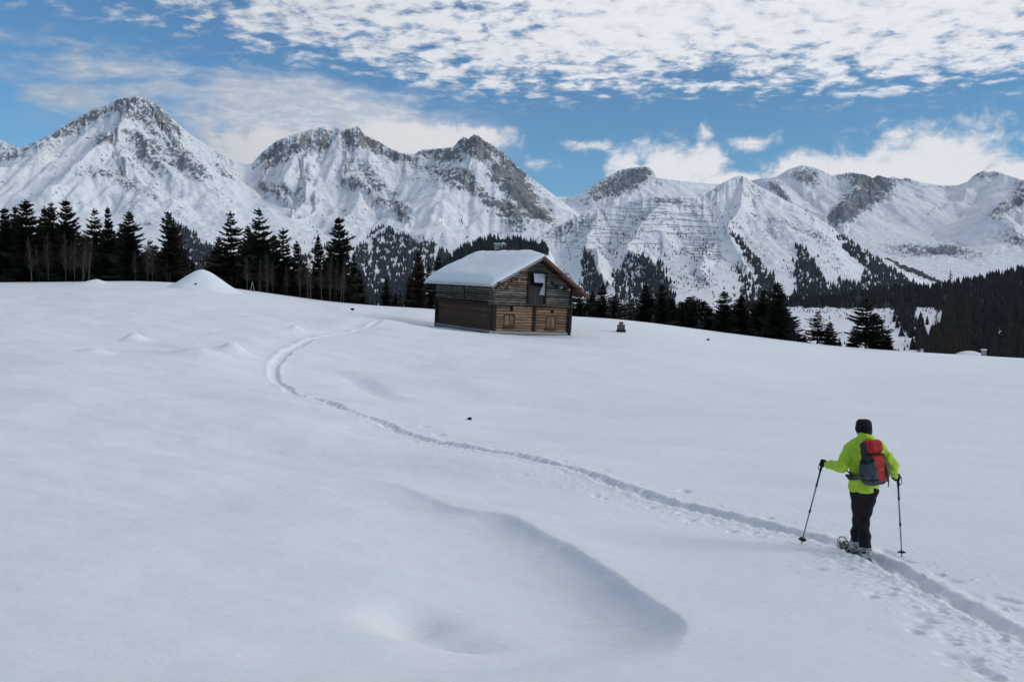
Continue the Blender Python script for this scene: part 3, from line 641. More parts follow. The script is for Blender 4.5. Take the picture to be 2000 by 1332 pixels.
Zv = Zv + 3.0 * fbm(X_ / 90, Yg / 90, 4, 5) * (1 - 0.5 * tt)
U1, V1 = proj(X_, Yg, Zv)
VAL_F = [([(1430, 560), (1560, 575), (1700, 560), (1860, 540), (2040, 480), (2600, 400), (2600, 760), (1900, 760), (1890, 700), (1850, 700), (1800, 690), (1760, 640), (1752, 603), (1560, 600), (1440, 604)], 1.0)]
VAL_HOLE = [([(1783, 622), (1790, 600), (1800, 598), (1835, 605), (1840, 640), (1815, 660), (1806, 690), (1798, 690), (1803, 640), (1796, 625), (1790, 640), (1785, 680), (1778, 680)], 1.0), ([(1928, 680), (1935, 650), (1950, 640), (1965, 650), (1960, 670), (1948, 664), (1938, 690)], 1.0)]
fo = softpoly(U1, V1, VAL_F, 4, 71); fo = np.where(softpoly(U1, V1, VAL_HOLE, 3, 72) > 0, 0, fo)
fo = np.maximum(fo, 0.45 * inpoly(U1, V1, [(1440, 596), (1760, 596), (1760, 612), (1440, 612)]) * (gnoise(U1 / 7, V1 / 5, 8) > 0.0))
fo = np.where((U1 < 1440), np.where(V1 > 612, 0.55 * (gnoise(U1 / 20, V1 / 8, 3) > 0.05), 0.2), fo)
rk = 0.30 * np.ones_like(X_)
me = npmesh('valley_slope', np.stack([X_.ravel(), Yg.ravel(), Zv.ravel()], 1), gridquads(len(VY), len(VU))); attr(me, 'rock', rk); attr(me, 'forest', fo); me.materials.append(M['knoll'])
tag(link('valley_slope', me), kind='structure', label='snowy valley slope under a dark wooded ridge on the right')
VS = (None, U1, V1, np.stack([X_, Yg, Zv], -1), fo)

gx_, gy_ = np.meshgrid(np.linspace(-9000, 11000, 60), np.linspace(380, 9000, 50))
fl_z = -112 + 6 * fbm(gx_ / 900, gy_ / 900, 3, 3)
me = npmesh('valley_floor', np.stack([gx_.ravel(), gy_.ravel(), fl_z.ravel()], 1), gridquads(50, 60)); attr(me, 'rock', np.zeros(gx_.size)); attr(me, 'forest', np.full(gx_.size, .3)); me.materials.append(M['mtn'])
tag(link('valley_floor', me), kind='structure', label='white valley floor between the slopes')

# -------- far-off woods: thousands of small conifers, one object for each wood
def cones(P, h, name, mat, label, seed=0):
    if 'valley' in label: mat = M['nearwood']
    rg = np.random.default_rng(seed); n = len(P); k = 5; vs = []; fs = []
    base = 0
    for (z0, z1, w) in ((0.0, 0.62, 0.23), (0.34, 1.0, 0.155)):
        a0 = rg.uniform(0, 6.28, n); ang = a0[:, None] + np.arange(k)[None] * 2 * math.pi / k
        rr = (w * h * rg.uniform(0.8, 1.3, n))[:, None] * rg.uniform(0.75, 1.25, (n, k))
        ring = np.stack([P[:, None, 0] + rr * np.cos(ang), P[:, None, 1] + rr * np.sin(ang), P[:, None, 2] + (z0 * h)[:, None] + 0 * ang], -1)
        tip = P + np.stack([rg.normal(0, .02, n) * h, rg.normal(0, .02, n) * h, z1 * h], -1)
        vs.append(np.concatenate([ring, tip[:, None]], 1).reshape(-1, 3))
        i = base + np.arange(n)[:, None] * (k + 1); j = np.arange(k)[None]
        fs.append(np.stack([i + j, i + (j + 1) % k, i + k + 0 * j], -1).reshape(-1, 3)); base += n * (k + 1)
    me = npmesh(name, np.concatenate(vs), np.concatenate(fs), False); me.materials.append(mat)
    return tag(link(name, me), label=label, cat='forest', kind='stuff')
def scatter(sh, n, hr, name, label, seed, weight=None, sink=0.5):
    _, U1, V1, P, fo = sh; rg = np.random.default_rng(seed)
    vis = V1 <= np.minimum.accumulate(V1, axis=0) + 3.0
    w = (fo if weight is None else weight(U1, V1)) * vis * (np.abs(np.gradient(V1, axis=0)) + 0.3)
    w = w.ravel() / w.sum(); i = rg.choice(w.size, n, p=w); Q = P.reshape(-1, 3)[i].copy()
    nc = P.shape[1]; j = np.clip(i + rg.choice([-1, 1], n), 0, w.size - 1); t = rg.uniform(0, .5, (n, 1)); Q = Q * (1 - t) + P.reshape(-1, 3)[j] * t if False else Q
    Q[:, 0] += rg.normal(0, 2.5, n); Q[:, 1] += rg.normal(0, 3, n)
    h = rg.uniform(hr[0], hr[1], n); Q[:, 2] -= h * 0.12 + sink
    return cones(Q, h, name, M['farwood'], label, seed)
scatter(LM, 4200, (10, 26), 'forest', 'dark conifer wood on the lower flanks of the left massif', 1, lambda U, V: (LM[4] > 0.45) * 1.0)
scatter(HM, 4600, (9, 22), 'forest', 'dark conifer woods in the gullies of the barrier hill', 2, lambda U, V: (HM[4] > 0.42) * 1.0)
scatter(HM, 900, (5, 11), 'forest', 'scattered dwarf conifers dotted over the barrier hill', 3, lambda U, V: (HM[4] < 0.3) * sm(V, 395, 440) * np.clip(0.25 + gnoise(U / 45., V / 30., 9), 0, 1) * (U < 1640) * (1 - 0.6 * (U > 1440)))
scatter(LM, 260, (7, 15), 'forest', 'scattered conifers above the treeline of the left massif', 4, lambda U, V: (LM[4] < 0.3) * np.clip(sm(V, 400, 470) * (gnoise(U / 50., V / 30., 19) > 0.1) * (U > 560), 0, 1))
scatter(KM, 1500, (9, 15), 'forest', 'dense dark wood on the knoll above the hut roof', 5, lambda U, V: (KM[4] > 0.5) * 1.0)
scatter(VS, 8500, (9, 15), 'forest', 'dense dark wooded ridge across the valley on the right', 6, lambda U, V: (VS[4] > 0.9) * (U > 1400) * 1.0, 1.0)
scatter(VS, 420, (1.2, 4.0), 'shrubs', 'low bushes poking through the snow on the valley slope', 7, lambda U, V: (VS[4] < 0.5) * (U > 1440) * (U < 1900) * (0.15 + sm(-V, -625, -600)), 0.0)['category'] = 'shrubs'
scatter(VS, 900, (5, 12), 'forest', 'conifers on the valley floor behind the hut', 8, lambda U, V: (U > 1050) * (U < 1440) * (VS[4] > 0.4), 0.5)
def feet(sh, u, v):
    _, U1, V1, P, fo = sh; return lookup((U1, V1, P, fo), u, v)
print('mountains done')

# ================================================================== THE LOG HUT
def woodmat(name, c1, c2, c3, rnd=0.3):
    m, n, b = newmat(name); o = objco(n)
    oi = n.nodes.new('ShaderNodeObjectInfo'); r = S(oi.outputs['Random'])
    off = S(n.nodes.new('ShaderNodeCombineXYZ').outputs[0]); n.links.new((r * 37.0).k, off.k.node.inputs[0]); n.links.new((r * 11.0).k, off.k.node.inputs[2])
    va = n.nodes.new('ShaderNodeVectorMath'); va.operation = 'ADD'; g = geopos(n); n.links.new(g.k, va.inputs[0]); n.links.new(off.k, va.inputs[1]); v = S(va.outputs[0])
    a = tnoise(scalev(v, 1.2, 1.2, 14), 1.4, 5, 0.65); c = tnoise(v, 0.9, 4, 0.6); f = tnoise(scalev(v, 3, 3, 40), 2.2, 4, 0.7)
    col = mixc(sstep(a, 0.32, 0.68), c1, c2); col = mixc(sstep(c, 0.45, 0.75), col, c3)
    hs = n.nodes.new('ShaderNodeHueSaturation'); n.links.new(col.k, hs.inputs['Color']); n.links.new((r * (2 * rnd) + (1 - rnd)).k, hs.inputs['Value'])
    setc(n, b, S(hs.outputs[0])); b.inputs['Roughness'].default_value = 0.85; b.inputs['Specular IOR Level'].default_value = 0.15
    bump(n, b, f * 0.6 + a * 0.5, 0.6, 0.02); return m
M['log_grey'] = woodmat('weathered_grey_logs', (0.060, 0.048, 0.038), (0.235, 0.205, 0.175), (0.12, 0.088, 0.064), 0.50)
M['log_brown'] = woodmat('sunburnt_brown_logs', (0.12, 0.070, 0.042), (0.36, 0.225, 0.145), (0.22, 0.130, 0.078), 0.42)
M['board_dark'] = woodmat('dark_brown_boards', (0.055, 0.032, 0.021), (0.115, 0.070, 0.045), (0.075, 0.045, 0.03), 0.25)
M['post'] = woodmat('near_black_posts', (0.018, 0.014, 0.012), (0.04, 0.03, 0.024), (0.03, 0.02, 0.016), 0.2)
M['loftboard'] = woodmat('dark_grey_loft_boards', (0.028, 0.026, 0.025), (0.060, 0.056, 0.052), (0.045, 0.040, 0.036), 0.3)
M['palewood'] = woodmat('bleached_wood', (0.22, 0.21, 0.20), (0.36, 0.35, 0.34), (0.30, 0.29, 0.28), 0.1)
M['redwood'] = woodmat('reddish_verge_board', (0.095, 0.045, 0.030), (0.17, 0.085, 0.055), (0.12, 0.06, 0.04), 0.2)
M['orangewood'] = woodmat('fresh_cut_log_ends', (0.20, 0.10, 0.05), (0.34, 0.19, 0.10), (0.25, 0.13, 0.07), 0.3)
M['panel'] = simple('pale_sheet', (0.40, 0.39, 0.46), (0.52, 0.51, 0.58), 3, 0.6, bmp=0.1)
M['void'] = simple('dark_interior', (0.006, 0.005, 0.005), (0.012, 0.010, 0.009), 3, 0.95, bmp=0)
M['stone'] = simple('grey_footing_stone', (0.10, 0.10, 0.095), (0.22, 0.22, 0.21), 4, 0.9, bmp=0.5, bd=0.03)

YAW = R(29); TILT = R(2.9)
HW, HL, HE, HR_ = 6.75, 9.7, 3.62, 5.62        # gable width, depth, height under the eaves, height of the ridge
corner = at(958, 653, 67.0) + Vector((0, 0, .10))
hut = empty('log_hut', corner)
hut.rotation_euler = (Matrix.Rotation(TILT, 3, 'Y') @ Matrix.Rotation(YAW, 3, 'Z')).to_euler()
tag(hut, 'weathered two-storey log hay barn with a thick cap of snow on its roof', 'barn')
LOGS = {}
def logmesh(kind, mat):
    """unit log along X, 1 x 1 x 1, slightly irregular rounded section"""
    key = (kind, mat)
    if key in LOGS: return LOGS[key]
    bm = bmesh.new(); rg = random.Random(hash(kind) % 99 + len(LOGS)); n = 8; nseg = 5; rings = []
    for i in range(nseg + 1):
        x = i / nseg; oy = rg.uniform(-.05, .05); oz = rg.uniform(-.035, .035); s = rg.uniform(0.93, 1.0)
        if kind == 'board': oy *= 0.3; oz *= 0.5; s = 0.985
        ring = []
        for k in range(n):
            a = 2 * math.pi * (k + 0.5) / n; c, sn = math.cos(a), math.sin(a)
            e = 0.55 if kind == 'log' else 0.22
            yy = math.copysign(abs(c) ** e, c) * 0.5 * s + oy; z_ = math.copysign(abs(sn) ** e, sn) * 0.5 * s + oz
            ring.append(bm.verts.new((x, yy, z_ + 0.5)))
        rings.append(ring)
    for i in range(nseg):
        for k in range(n): bm.faces.new((rings[i][k], rings[i + 1][k], rings[i + 1][(k + 1) % n], rings[i][(k + 1) % n]))
    bm.faces.new(rings[0]); bm.faces.new(list(reversed(rings[-1])))
    bmesh.ops.recalc_face_normals(bm, faces=bm.faces)
    me = bpy.data.meshes.new(kind); bm.to_mesh(me); bm.free(); me.materials.append(M[mat]); LOGS[key] = me; return me
def log(name, mat, x0, x1, y, z0, z1, thick, axis='x', kind='log', parent=None):
    me = logmesh(kind, mat); o = bpy.data.objects.new(name, me); COL.objects.link(o); o.parent = parent or hut
    o.scale = (x1 - x0, thick, z1 - z0)
    if axis == 'x': o.location = (x0, y, z0)
    else: o.location = (y, x0, z0); o.rotation_euler = (0, 0, math.pi / 2)
    return o
rg = random.Random(3)
Z1, Z2 = 2.02, 2.22       # top of the ground floor, foot of the upper floor
def apex_z(x):            # underside of the roof over the gable
    xr = 3.62; return HE + (HR_ - HE) * (x / xr) if x < xr else HR_ - (HR_ - (HE - 0.10)) * ((x - xr) / (HW - xr))
XR = 3.62
# core that closes the inside
bm = bmesh.new()
vsx = [(0.16, .16, -.8), (HW - .16, .16, -.8), (HW - .16, .16, HE - .15), (XR, .16, HR_ - .2), (0.16, .16, HE - .1)]
a_ = [bm.verts.new(v) for v in vsx]; b_ = [bm.verts.new((v[0], HL - .16, v[2])) for v in vsx]
bm.faces.new(a_); bm.faces.new(list(reversed(b_)))
for i in range(5): bm.faces.new((a_[i], b_[i], b_[(i + 1) % 5], a_[(i + 1) % 5]))
bmesh.ops.recalc_face_normals(bm, faces=bm.faces); bmobj('inner_wall', bm, M['void'], hut)
# stone footing and sills
bm = bmesh.new(); add_box(bm, (-.02, -.02, -1.0), (HW + .02, .5, -.02), .03); add_box(bm, (-.02, .5, -1.0), (.5, HL, -.02), .03); bmobj('footing', bm, M['stone'], hut)
log('sill', 'palewood', -.12, HW + .14, 0.04, -.06, .17, .30); log('sill', 'palewood', -.10, HL + .05, 0.03, -.02, .19, .32, 'y')
# ground floor gable: two bays of brown logs between posts
lo_h = (Z1 - 0.17) / 9; MIDX = 3.62
for k in range(9):
    z0 = 0.17 + k * lo_h
    for (x0, x1) in ((.20, MIDX - .13), (MIDX + .13, HW - .18)):
        wins = [(1.10, 1.95, .55, 1.35), (4.72, 5.50, .50, 1.28)]; cuts = [w for w in wins if w[0] > x0 and w[1] < x1 and z0 + lo_h * .6 > w[2] and z0 + lo_h * .4 < w[3]]
        hole = [w for w in [(1.50, 1.82, 1.62, 1.9), (5.0, 5.32, 1.60, 1.86)] if w[0] > x0 and w[1] < x1 and z0 + lo_h * .6 > w[2] and z0 + lo_h * .4 < w[3]]
        segs = [(x0, x1)]
        for w in cuts + hole: segs = [(x0, w[0]), (w[1], x1)]
        for s_ in segs: log('log', 'log_brown', s_[0] - .02, s_[1] + .02, 0.10 + rg.uniform(-.012, .012), z0 + .006, z0 + lo_h - .012, .20)
# windows with paired shutters
for (x0, x1, z0, z1) in ((1.10, 1.95, .55, 1.35), (4.72, 5.50, .50, 1.28)):
    w = empty('window'); w.parent = hut; w.location = (x0, 0, z0); ww, wh = x1 - x0, z1 - z0
    bm = bmesh.new()
    for lo, hi in (((-.04, -.03, -.09), (ww + .04, .10, .0)), ((-.02, -.02, wh), (ww + .02, .10, wh + .07)), ((-.05, -.02, .0), (.04, .10, wh)), ((ww - .04, -.02, 0), (ww + .05, .10, wh))): add_box(bm, lo, hi, .008)
    bmobj('frame', bm, M['board_dark'], w)
    bm = bmesh.new(); add_box(bm, (.04, .09, .0), (ww - .04, .13, wh)); bmobj('pane', bm, M['void'], w)  # near-black sheet behind the shutters, inside darkness put into its colour
    for s_ in (0, 1):
        c = .05 + s_ * (ww / 2 - .03); bm = bmesh.new()
        for j in range(3): add_box(bm, (c + j * (ww / 2 - .09) / 3 + .004, .02, .03), (c + (j + 1) * (ww / 2 - .09) / 3 - .004, .055, wh - .04), .004)
        add_box(bm, (c, -.005, .16), (c + ww / 2 - .09, .02, .23)); add_box(bm, (c, -.005, wh - .28), (c + ww / 2 - .09, .02, wh - .21))
        bmobj('shutter', bm, M['orangewood'] if False else M['log_brown'], w)
    bm = bmesh.new(); add_box(bm, (-.10, -.16, -.16), (ww + .12, .02, -.09), .01); bmobj('ledge', bm, M['board_dark'], w)
for (x0, x1, z0, z1) in ((1.50, 1.82, 1.62, 1.9), (5.0, 5.32, 1.60, 1.86)):
    bm = bmesh.new(); add_box(bm, (x0, .10, z0), (x1, .13, z1)); bmobj('vent_hole', bm, M['void'], hut)
# posts of the ground floor
for x, w in ((0.03, .34), (MIDX - .13, .26), (HW - .20, .36)):
    bm = bmesh.new(); add_box(bm, (x, -.07 if x > 1 and x < 5 else -.10, .17 if x > .5 else -.05), (x + w, .22, Z1 + .12), .02); bmobj('post', bm, M['post'], hut)
bm = bmesh.new(); add_box(bm, (HW - .14, -.16, -.10), (HW + .05, .25, HE - .1), .02); bmobj('post', bm, M['post'], hut)
bm = bmesh.new(); add_box(bm, (-.10, HL - .25, -.10), (.12, HL + .05, Z1), .02); bmobj('post', bm, M['post'], hut)
# plate beam between the floors, resting on log ends
log('beam', 'log_grey', -.22, HW + .16, 0.0, Z1 + .02, Z2 + .02, .34); log('beam', 'post', -.15, HL + .10, 0.03, Z1 - .02, Z2 + .02, .30, 'y')
# upper floor gable: logs up to the roof, loft opening between
OX0, OX1, OZ1 = 3.02, 4.42, 4.52
uh = 0.168; k = 0; z0 = Z2 + .02
while z0 < HR_ - .25:
    zt = z0 + uh * .5
    if zt < HE: xa, xb = .02, HW - .02
    else: xa = XR * (zt - HE) / (HR_ - HE) + .05; xb = HW - (HW - XR) * (zt - HE + .1) / (HR_ - HE + .1) - .05
    ext = 0.26 if k % 2 == 0 else 0.10
    segs = [(xa - (ext if zt < HE - .1 else 0), xb + (ext * .6 if zt < HE - .1 else 0))]
    if zt < OZ1: segs = [(segs[0][0], OX0), (OX1, segs[0][1])]
    for s_ in segs:
        if s_[1] - s_[0] > .15: log('log', 'log_brown' if (z0 > 3.45 and s_[0] < 1.9 and rg.random() < .65) else 'log_grey', s_[0], s_[1], 0.05 + rg.uniform(-.02, .02), z0 + .008, z0 + uh - .014, .20)
    z0 += uh; k += 1
# side wall, upper floor: two bays of slats with a post between, notched ends
for k in range(9):
    z0 = Z2 + .05 + k * .163
    if z0 + .16 > HE + .12: break
    for (y0, y1) in ((-.20 if k % 2 else -.05, 4.50), (4.60, HL + (.2 if k % 2 else .05))):
        log('log', 'log_grey', y0, y1, 0.04 + rg.uniform(-.02, .02), z0 + .012, z0 + .163 - .022, .19, 'y')
bm = bmesh.new(); add_box(bm, (-.10, 4.48, Z2), (.12, 4.63, HE), .01); bmobj('post', bm, M['board_dark'], hut)
# side wall, ground floor: broad dark boards
for k in range(8):
    z0 = .20 + k * .226
    log('board', 'board_dark', .10, HL - .1, 0.10 + rg.uniform(-.01, .01), z0 + .006, z0 + .226 - .010, .10, 'y', 'board')
# other two walls (plain logs)
for k in range(17):
    z0 = .17 + k * .2
    log('log', 'log_grey', .15, HL - .05, HW - .06, z0, z0 + .19, .2, 'y')
    log('log', 'log_grey', .1, HW - .1, HL - .06, z0, z0 + .19, .2)
# loft opening: dark boards below, open black gap, hanging pale sheet and a split bleached board
loft = empty('loft_door'); loft.parent = hut; loft.location = (OX0, 0, Z2); ow, oh = OX1 - OX0, OZ1 - Z2
bm = bmesh.new(); add_box(bm, (-.14, -.13, -.12), (.02, .14, oh + .06), .015); add_box(bm, (ow - .04, -.13, -.12), (ow + .10, .14, oh + .06), .015); add_box(bm, (-.14, -.14, oh), (ow + .10, .14, oh + .12), .015); add_box(bm, (-.25, -.22, -.20), (ow + .18, .16, -.08), .015)
bmobj('frame', bm, M['post'], loft)
bm = bmesh.new(); add_box(bm, (.0, .12, -.08), (ow, .15, oh)); bmobj('pane', bm, M['void'], loft)  # no glass: a near-black sheet paints the shade inside the open loft
for j in range(6):
    bm = bmesh.new(); w_ = (ow - .10) / 6; top = oh * (.56 + .04 * rg.uniform(-1, 1)) if j < 5 else oh * .50
    add_box(bm, (.04 + j * w_ + .006, -.03, -.07), (.04 + (j + 1) * w_ - .006, .02 + rg.uniform(-.01, .01), top), .006); bmobj('board', bm, M['loftboard'], loft)
bm = bmesh.new(); add_box(bm, (.30, -.12, oh * .70), (ow - .26, -.06, oh * .99), .01)
for v in bm.verts:
    v.co.y -= (oh - v.co.z) * .18; v.co.x += (oh - v.co.z) * .06
bmobj('panel', bm, M['panel'], loft)
bm = bmesh.new()
pts = [(ow - .30, oh * .98), (ow - .06, oh * .98), (ow - .06, oh * .30), (ow - .52, oh * .31), (ow - .40, oh * .48), (ow - .20, oh * .66), (ow - .30, oh * .74)]
f_ = [bm.verts.new((x, -.09, z)) for x, z in pts]; g_ = [bm.verts.new((x, -.05, z)) for x, z in pts]
bm.faces.new(f_); bm.faces.new(list(reversed(g_)))
for i in range(len(pts)): bm.faces.new((f_[i], g_[i], g_[(i + 1) % len(pts)], f_[(i + 1) % len(pts)]))
bmesh.ops.recalc_face_normals(bm, faces=bm.faces); bmobj('split_board', bm, M['palewood'], loft)
# log ends under the verge, purlins, rafters
def fr(x, dz=0): return apex_z(x) + dz
for x, s_ in ((-.05, .24), (1.7, .22), (XR, .26), (5.25, .22), (HW + .05, .24)):
    zc = fr(min(max(x, 0), HW)) - .10 - (.05 if 0 < x < HW else 0.0)
    log('purlin', 'board_dark', -1.15, HL + .9, x, zc, zc + s_, s_, 'y')
for x, z, mt in ((.55, 3.42, 'orangewood'), (.95, 3.62, 'orangewood'), (1.25, 3.40, 'orangewood'), (1.55, 3.85, 'redwood'), (2.05, 3.98, 'orangewood'), (.30, 3.30, 'redwood'), (5.3, 3.62, 'post'), (5.75, 3.55, 'palewood'), (6.05, 3.40, 'post'), (5.0, 3.86, 'post'), (6.45, 3.42, 'palewood')):
    bm = bmesh.new(); add_tube(bm, [(x, -.24, z), (x, .1, z)], [.10, .10], 8); bmobj('log_end', bm, M[mt], hut)
# roof: boarded slopes with overhang
OL, OR_, OF, OB = .62, 1.02, 1.0, 1.2
sl_l = (HR_ - HE) / XR; sl_r = (HR_ - HE + .10) / (HW - XR)
def roofz(x): return (HR_ - (XR - x) * sl_l) if x < XR else (HR_ - (x - XR) * sl_r)
for nm, xa, xb in (('roof_slope', -OL, XR), ('roof_slope', XR, HW + OR_)):
    t = empty(nm); t.parent = hut; nb = 14 if nm else 0
    for j in range(nb):
        y0 = -OF + j * (HL + OF + OB) / nb; y1 = -OF + (j + 1) * (HL + OF + OB) / nb - .012; bm = bmesh.new()
        add_box(bm, (0, y0, 0), (1, y1, .05))
        jz = rg.uniform(-.006, .006)
        for v in bm.verts:
            x = xa + v.co.x * (xb - xa); v.co.z += roofz(x) + .10 + jz; v.co.x = x
        bmobj('roof_board', bm, M['board_dark'], t)
# verge boards: front edges of the roof
bm = bmesh.new()
def verge(xa, xb, y, h0, h1, mt):
    bm = bmesh.new(); add_box(bm, (0, y, 0), (1, y + .06, 1), 0)
    for v in bm.verts:
        x = xa + v.co.x * (xb - xa); v.co.z = roofz(x) + h0 + v.co.z * (h1 - h0); v.co.x = x
    bmobj('verge_board', bm, M[mt], hut)
verge(XR + .06, HW + OR_, -OF - .065, -.05, .19, 'redwood'); verge(-OL, XR - .0, -OF - .065, -.02, .14, 'palewood')
verge(XR + .06, HW + OR_, HL + OB, -.10, .20, 'redwood'); verge(-OL, XR - .0, HL + OB, -.02, .14, 'palewood')
for j in range(7):                                   # rafters seen under the right-hand eave
    y = -.8 + j * 1.6
    for xa, xb in ((XR, HW + OR_ - .05), (-OL + .05, XR)):
        bm = bmesh.new(); add_box(bm, (0, y, -.10), (1, y + .12, .0))
        for v in bm.verts:
            x = xa + v.co.x * (xb - xa); v.co.z += roofz(x) + .095; v.co.x = x
        bmobj('rafter', bm, M['redwood'] if xa == XR else M['board_dark'], hut)
# the cap of snow
nx, ny = 90, 70; sx = np.linspace(-OL - .08, HW + OR_ - .02, nx); sy = np.linspace(-OF - .04, HL + OB + .06, ny)
GX, GY = np.meshgrid(sx, sy); rz = np.where(GX < XR, HR_ - (XR - GX) * sl_l, HR_ - (GX - XR) * sl_r) + .155
ridge = -0.16 * np.exp(-np.abs(GX - XR) / .35)
el_ = GX - sx[0]; er_ = sx[-1] - GX; ef = GY - sy[0]; ebk = sy[-1] - GY
def rnd_(d, r): t = np.clip(d / r, 0, 1); return np.sqrt(np.clip(1 - (1 - t) ** 2, 0, 1))
th = (0.66 + 0.07 * fbm(GX / 1.6, GY / 1.9, 3, 5)) * rnd_(el_, .55) * rnd_(ebk, 1.9) * (0.22 + 0.78 * rnd_(ef, 3.2) ** 1.3)
th = th * np.where(GX > XR, 0.36 + .64 * np.exp(-(GX - XR) / .5), 1) * rnd_(er_, 1.6)
lowl = 0.10 * sm(XR - GX, .8, 3.0) * sm(GY, 2, 6)
TZ = rz + th + ridge * np.clip(th / .5, 0, 1) + lowl * th - 0.02 * (th < .02)
top = np.stack([GX, GY, TZ], -1).reshape(-1, 3); bot = np.stack([GX, GY, rz - .002], -1).reshape(-1, 3)
qd = gridquads(ny, nx); idx = np.arange(nx * ny).reshape(ny, nx); rim = np.concatenate([idx[0, :], idx[1:, -1], idx[-1, -2::-1], idx[-2:0:-1, 0]])
r2 = np.roll(rim, -1); N_ = nx * ny; sk = np.stack([rim, rim + N_, r2 + N_, r2], -1)
me = npmesh('snow_cap', np.concatenate([top, bot]), np.concatenate([qd, qd[:, ::-1] + N_, sk])); me.materials.append(M['roofsnow']); link('snow_cap', me, hut)

# ------------------------------------------------------------------ small things on the field
p = ghit(1213, 648); well = empty('trough_post', (p.x, p.y, p.z - .05)); tag(well, 'small brown weathered wooden stump of boards standing on the snow right of the hut', 'post')
bm = bmesh.new()
for j in range(4): add_box(bm, (-.30 + j * .15, -.2, 0), (-.30 + j * .15 + .14, .2, .62 + .14 * (j in (1, 2))), .01)
bmobj('board', bm, M['log_grey'], well)
bm = bmesh.new(); add_box(bm, (-.36, -.26, .02), (.36, .24, .22), .02); bmobj('base', bm, M['post'], well)
bm = bmesh.new(); add_box(bm, (-.17, -.22, .76), (.17, .22, .84), .02); bmobj('cap', bm, M['log_grey'], well)
def clod(u, v, s, label):
    p = ghit(u, v); bm = bmesh.new(); bmesh.ops.create_icosphere(bm, subdivisions=2, radius=s)
    r_ = random.Random(int(u))
    for w in bm.verts: w.co *= r_.uniform(.7, 1.15); w.co.z *= .75
    o = bmobj('clod', bm, M['post'], None, True); o.location = (p.x, p.y, p.z + s * .3); tag(o, label, 'clod')
clod(917, 820, .065, 'small dark clod lying alone on the open snow beyond the track'); clod(688, 606, .20, 'dark clod poking from the snow near the trees left of the hut')
clod(1383, 665, .15, 'small dark clod on the snow edge below the right-hand spruces'); clod(382, 558, .11, 'small dark lump at the foot of the big snow heap')
# pale sticks leaning together
p = at(493, 576, 88.0); zz_ = gz(p.x, p.y); st = empty('leaning_sticks', (p.x, p.y, zz_)); tag(st, 'two thin pale sticks leaning together in front of the dark wood', 'sticks')
for s_ in (-1, 1):
    bm = bmesh.new(); add_tube(bm, [(s_ * .22, 0, -.1), (0, s_ * .02, .95)], [.03, .022], 6); bmobj('stick', bm, M['palewood'], st)
# hut roofs of the far right: a low snow-covered shed and a post just over the brow
p = at(1893, 694, 100.0); zb = p.z - 1.2; sh = empty('shed', (p.x, p.y, zb)); tag(sh, 'tiny low snow-topped shed peeping over the brow at the far right', 'shed')
bm = bmesh.new(); add_box(bm, (-1.2, -.8, -4), (1.2, .8, 1.15), .02); bmobj('wall', bm, M['board_dark'], sh)
gx = np.linspace(-1.6, 1.6, 24); gy = np.linspace(-1.1, 1.1, 16); GX, GY = np.meshgrid(gx, gy); tz = 1.17 + .50 * np.clip(1 - (np.abs(GX) / 1.6) ** 2.2, 0, 1) * np.clip(1 - (np.abs(GY) / 1.1) ** 3, 0, 1) + .04 * gnoise(GX * 2, GY * 2, 2)
me = npmesh('snow_cap', np.stack([GX.ravel(), GY.ravel(), tz.ravel()], 1), gridquads(16, 24)); me.materials.append(M['roofsnow']); link('snow_cap', me, sh)
p = at(1921, 698, 97.0); o = empty('marker_post', (p.x, p.y, p.z - 1.0)); tag(o, 'short pale square post on the brow beside the tiny shed', 'post')
bm = bmesh.new(); add_box(bm, (-.20, -.15, -3), (.20, .15, 1.75), .02); bmobj('post', bm, M['palewood'], o)
bm = bmesh.new(); add_box(bm, (-.26, -.2, 1.75), (.26, .2, 1.87), .03); bmobj('cap', bm, M['roofsnow'], o)

# house on the wooded knoll
p = feet(KM, 978, 492); hs_ = empty('house', (p.x, p.y - 14, p.z + 1)); tag(hs_, 'small pale house among dark firs on the knoll above the barn roof', 'house')
M['plaster'] = simple('pale_plaster', (0.45, 0.42, 0.40), (0.56, 0.53, 0.51), 1, .8, bmp=0)
bm = bmesh.new(); add_box(bm, (-9, -5, -3), (0, 5, 8.6)); add_box(bm, (0, -6.5, -3), (9, 5, 8.0)); bmobj('wall', bm, M['plaster'], hs_)
bm = bmesh.new(); add_box(bm, (-10, -6, 8.6), (0, 6, 9.9), .3)
a_ = [bm.verts.new(v) for v in ((-.5, -7.2, 8.0), (10, -7.2, 8.0), (4.7, -7.2, 11.5))]; b_ = [bm.verts.new((v.co.x, 6, v.co.z)) for v in a_]
bm.faces.new(a_); bm.faces.new(list(reversed(b_)))
for i in range(3): bm.faces.new((a_[i], b_[i], b_[(i + 1) % 3], a_[(i + 1) % 3]))
bmobj('roof', bm, M['roofsnow'], hs_)
bm = bmesh.new(); add_box(bm, (3.6, -6.6, 0), (5.6, -6.4, 4.6)); add_tube(bm, [(4.6, -6.6, 4.6), (4.6, -6.4, 4.6)], 1.0, 14); bmobj('doorway', bm, M['void'], hs_)
for x in (-7.4, -4.4, -2.0):
    bm = bmesh.new(); add_box(bm, (x - .5, -5.1, 3.0), (x + .5, -4.9, 5.6)); bmobj('window', bm, M['void'], hs_)

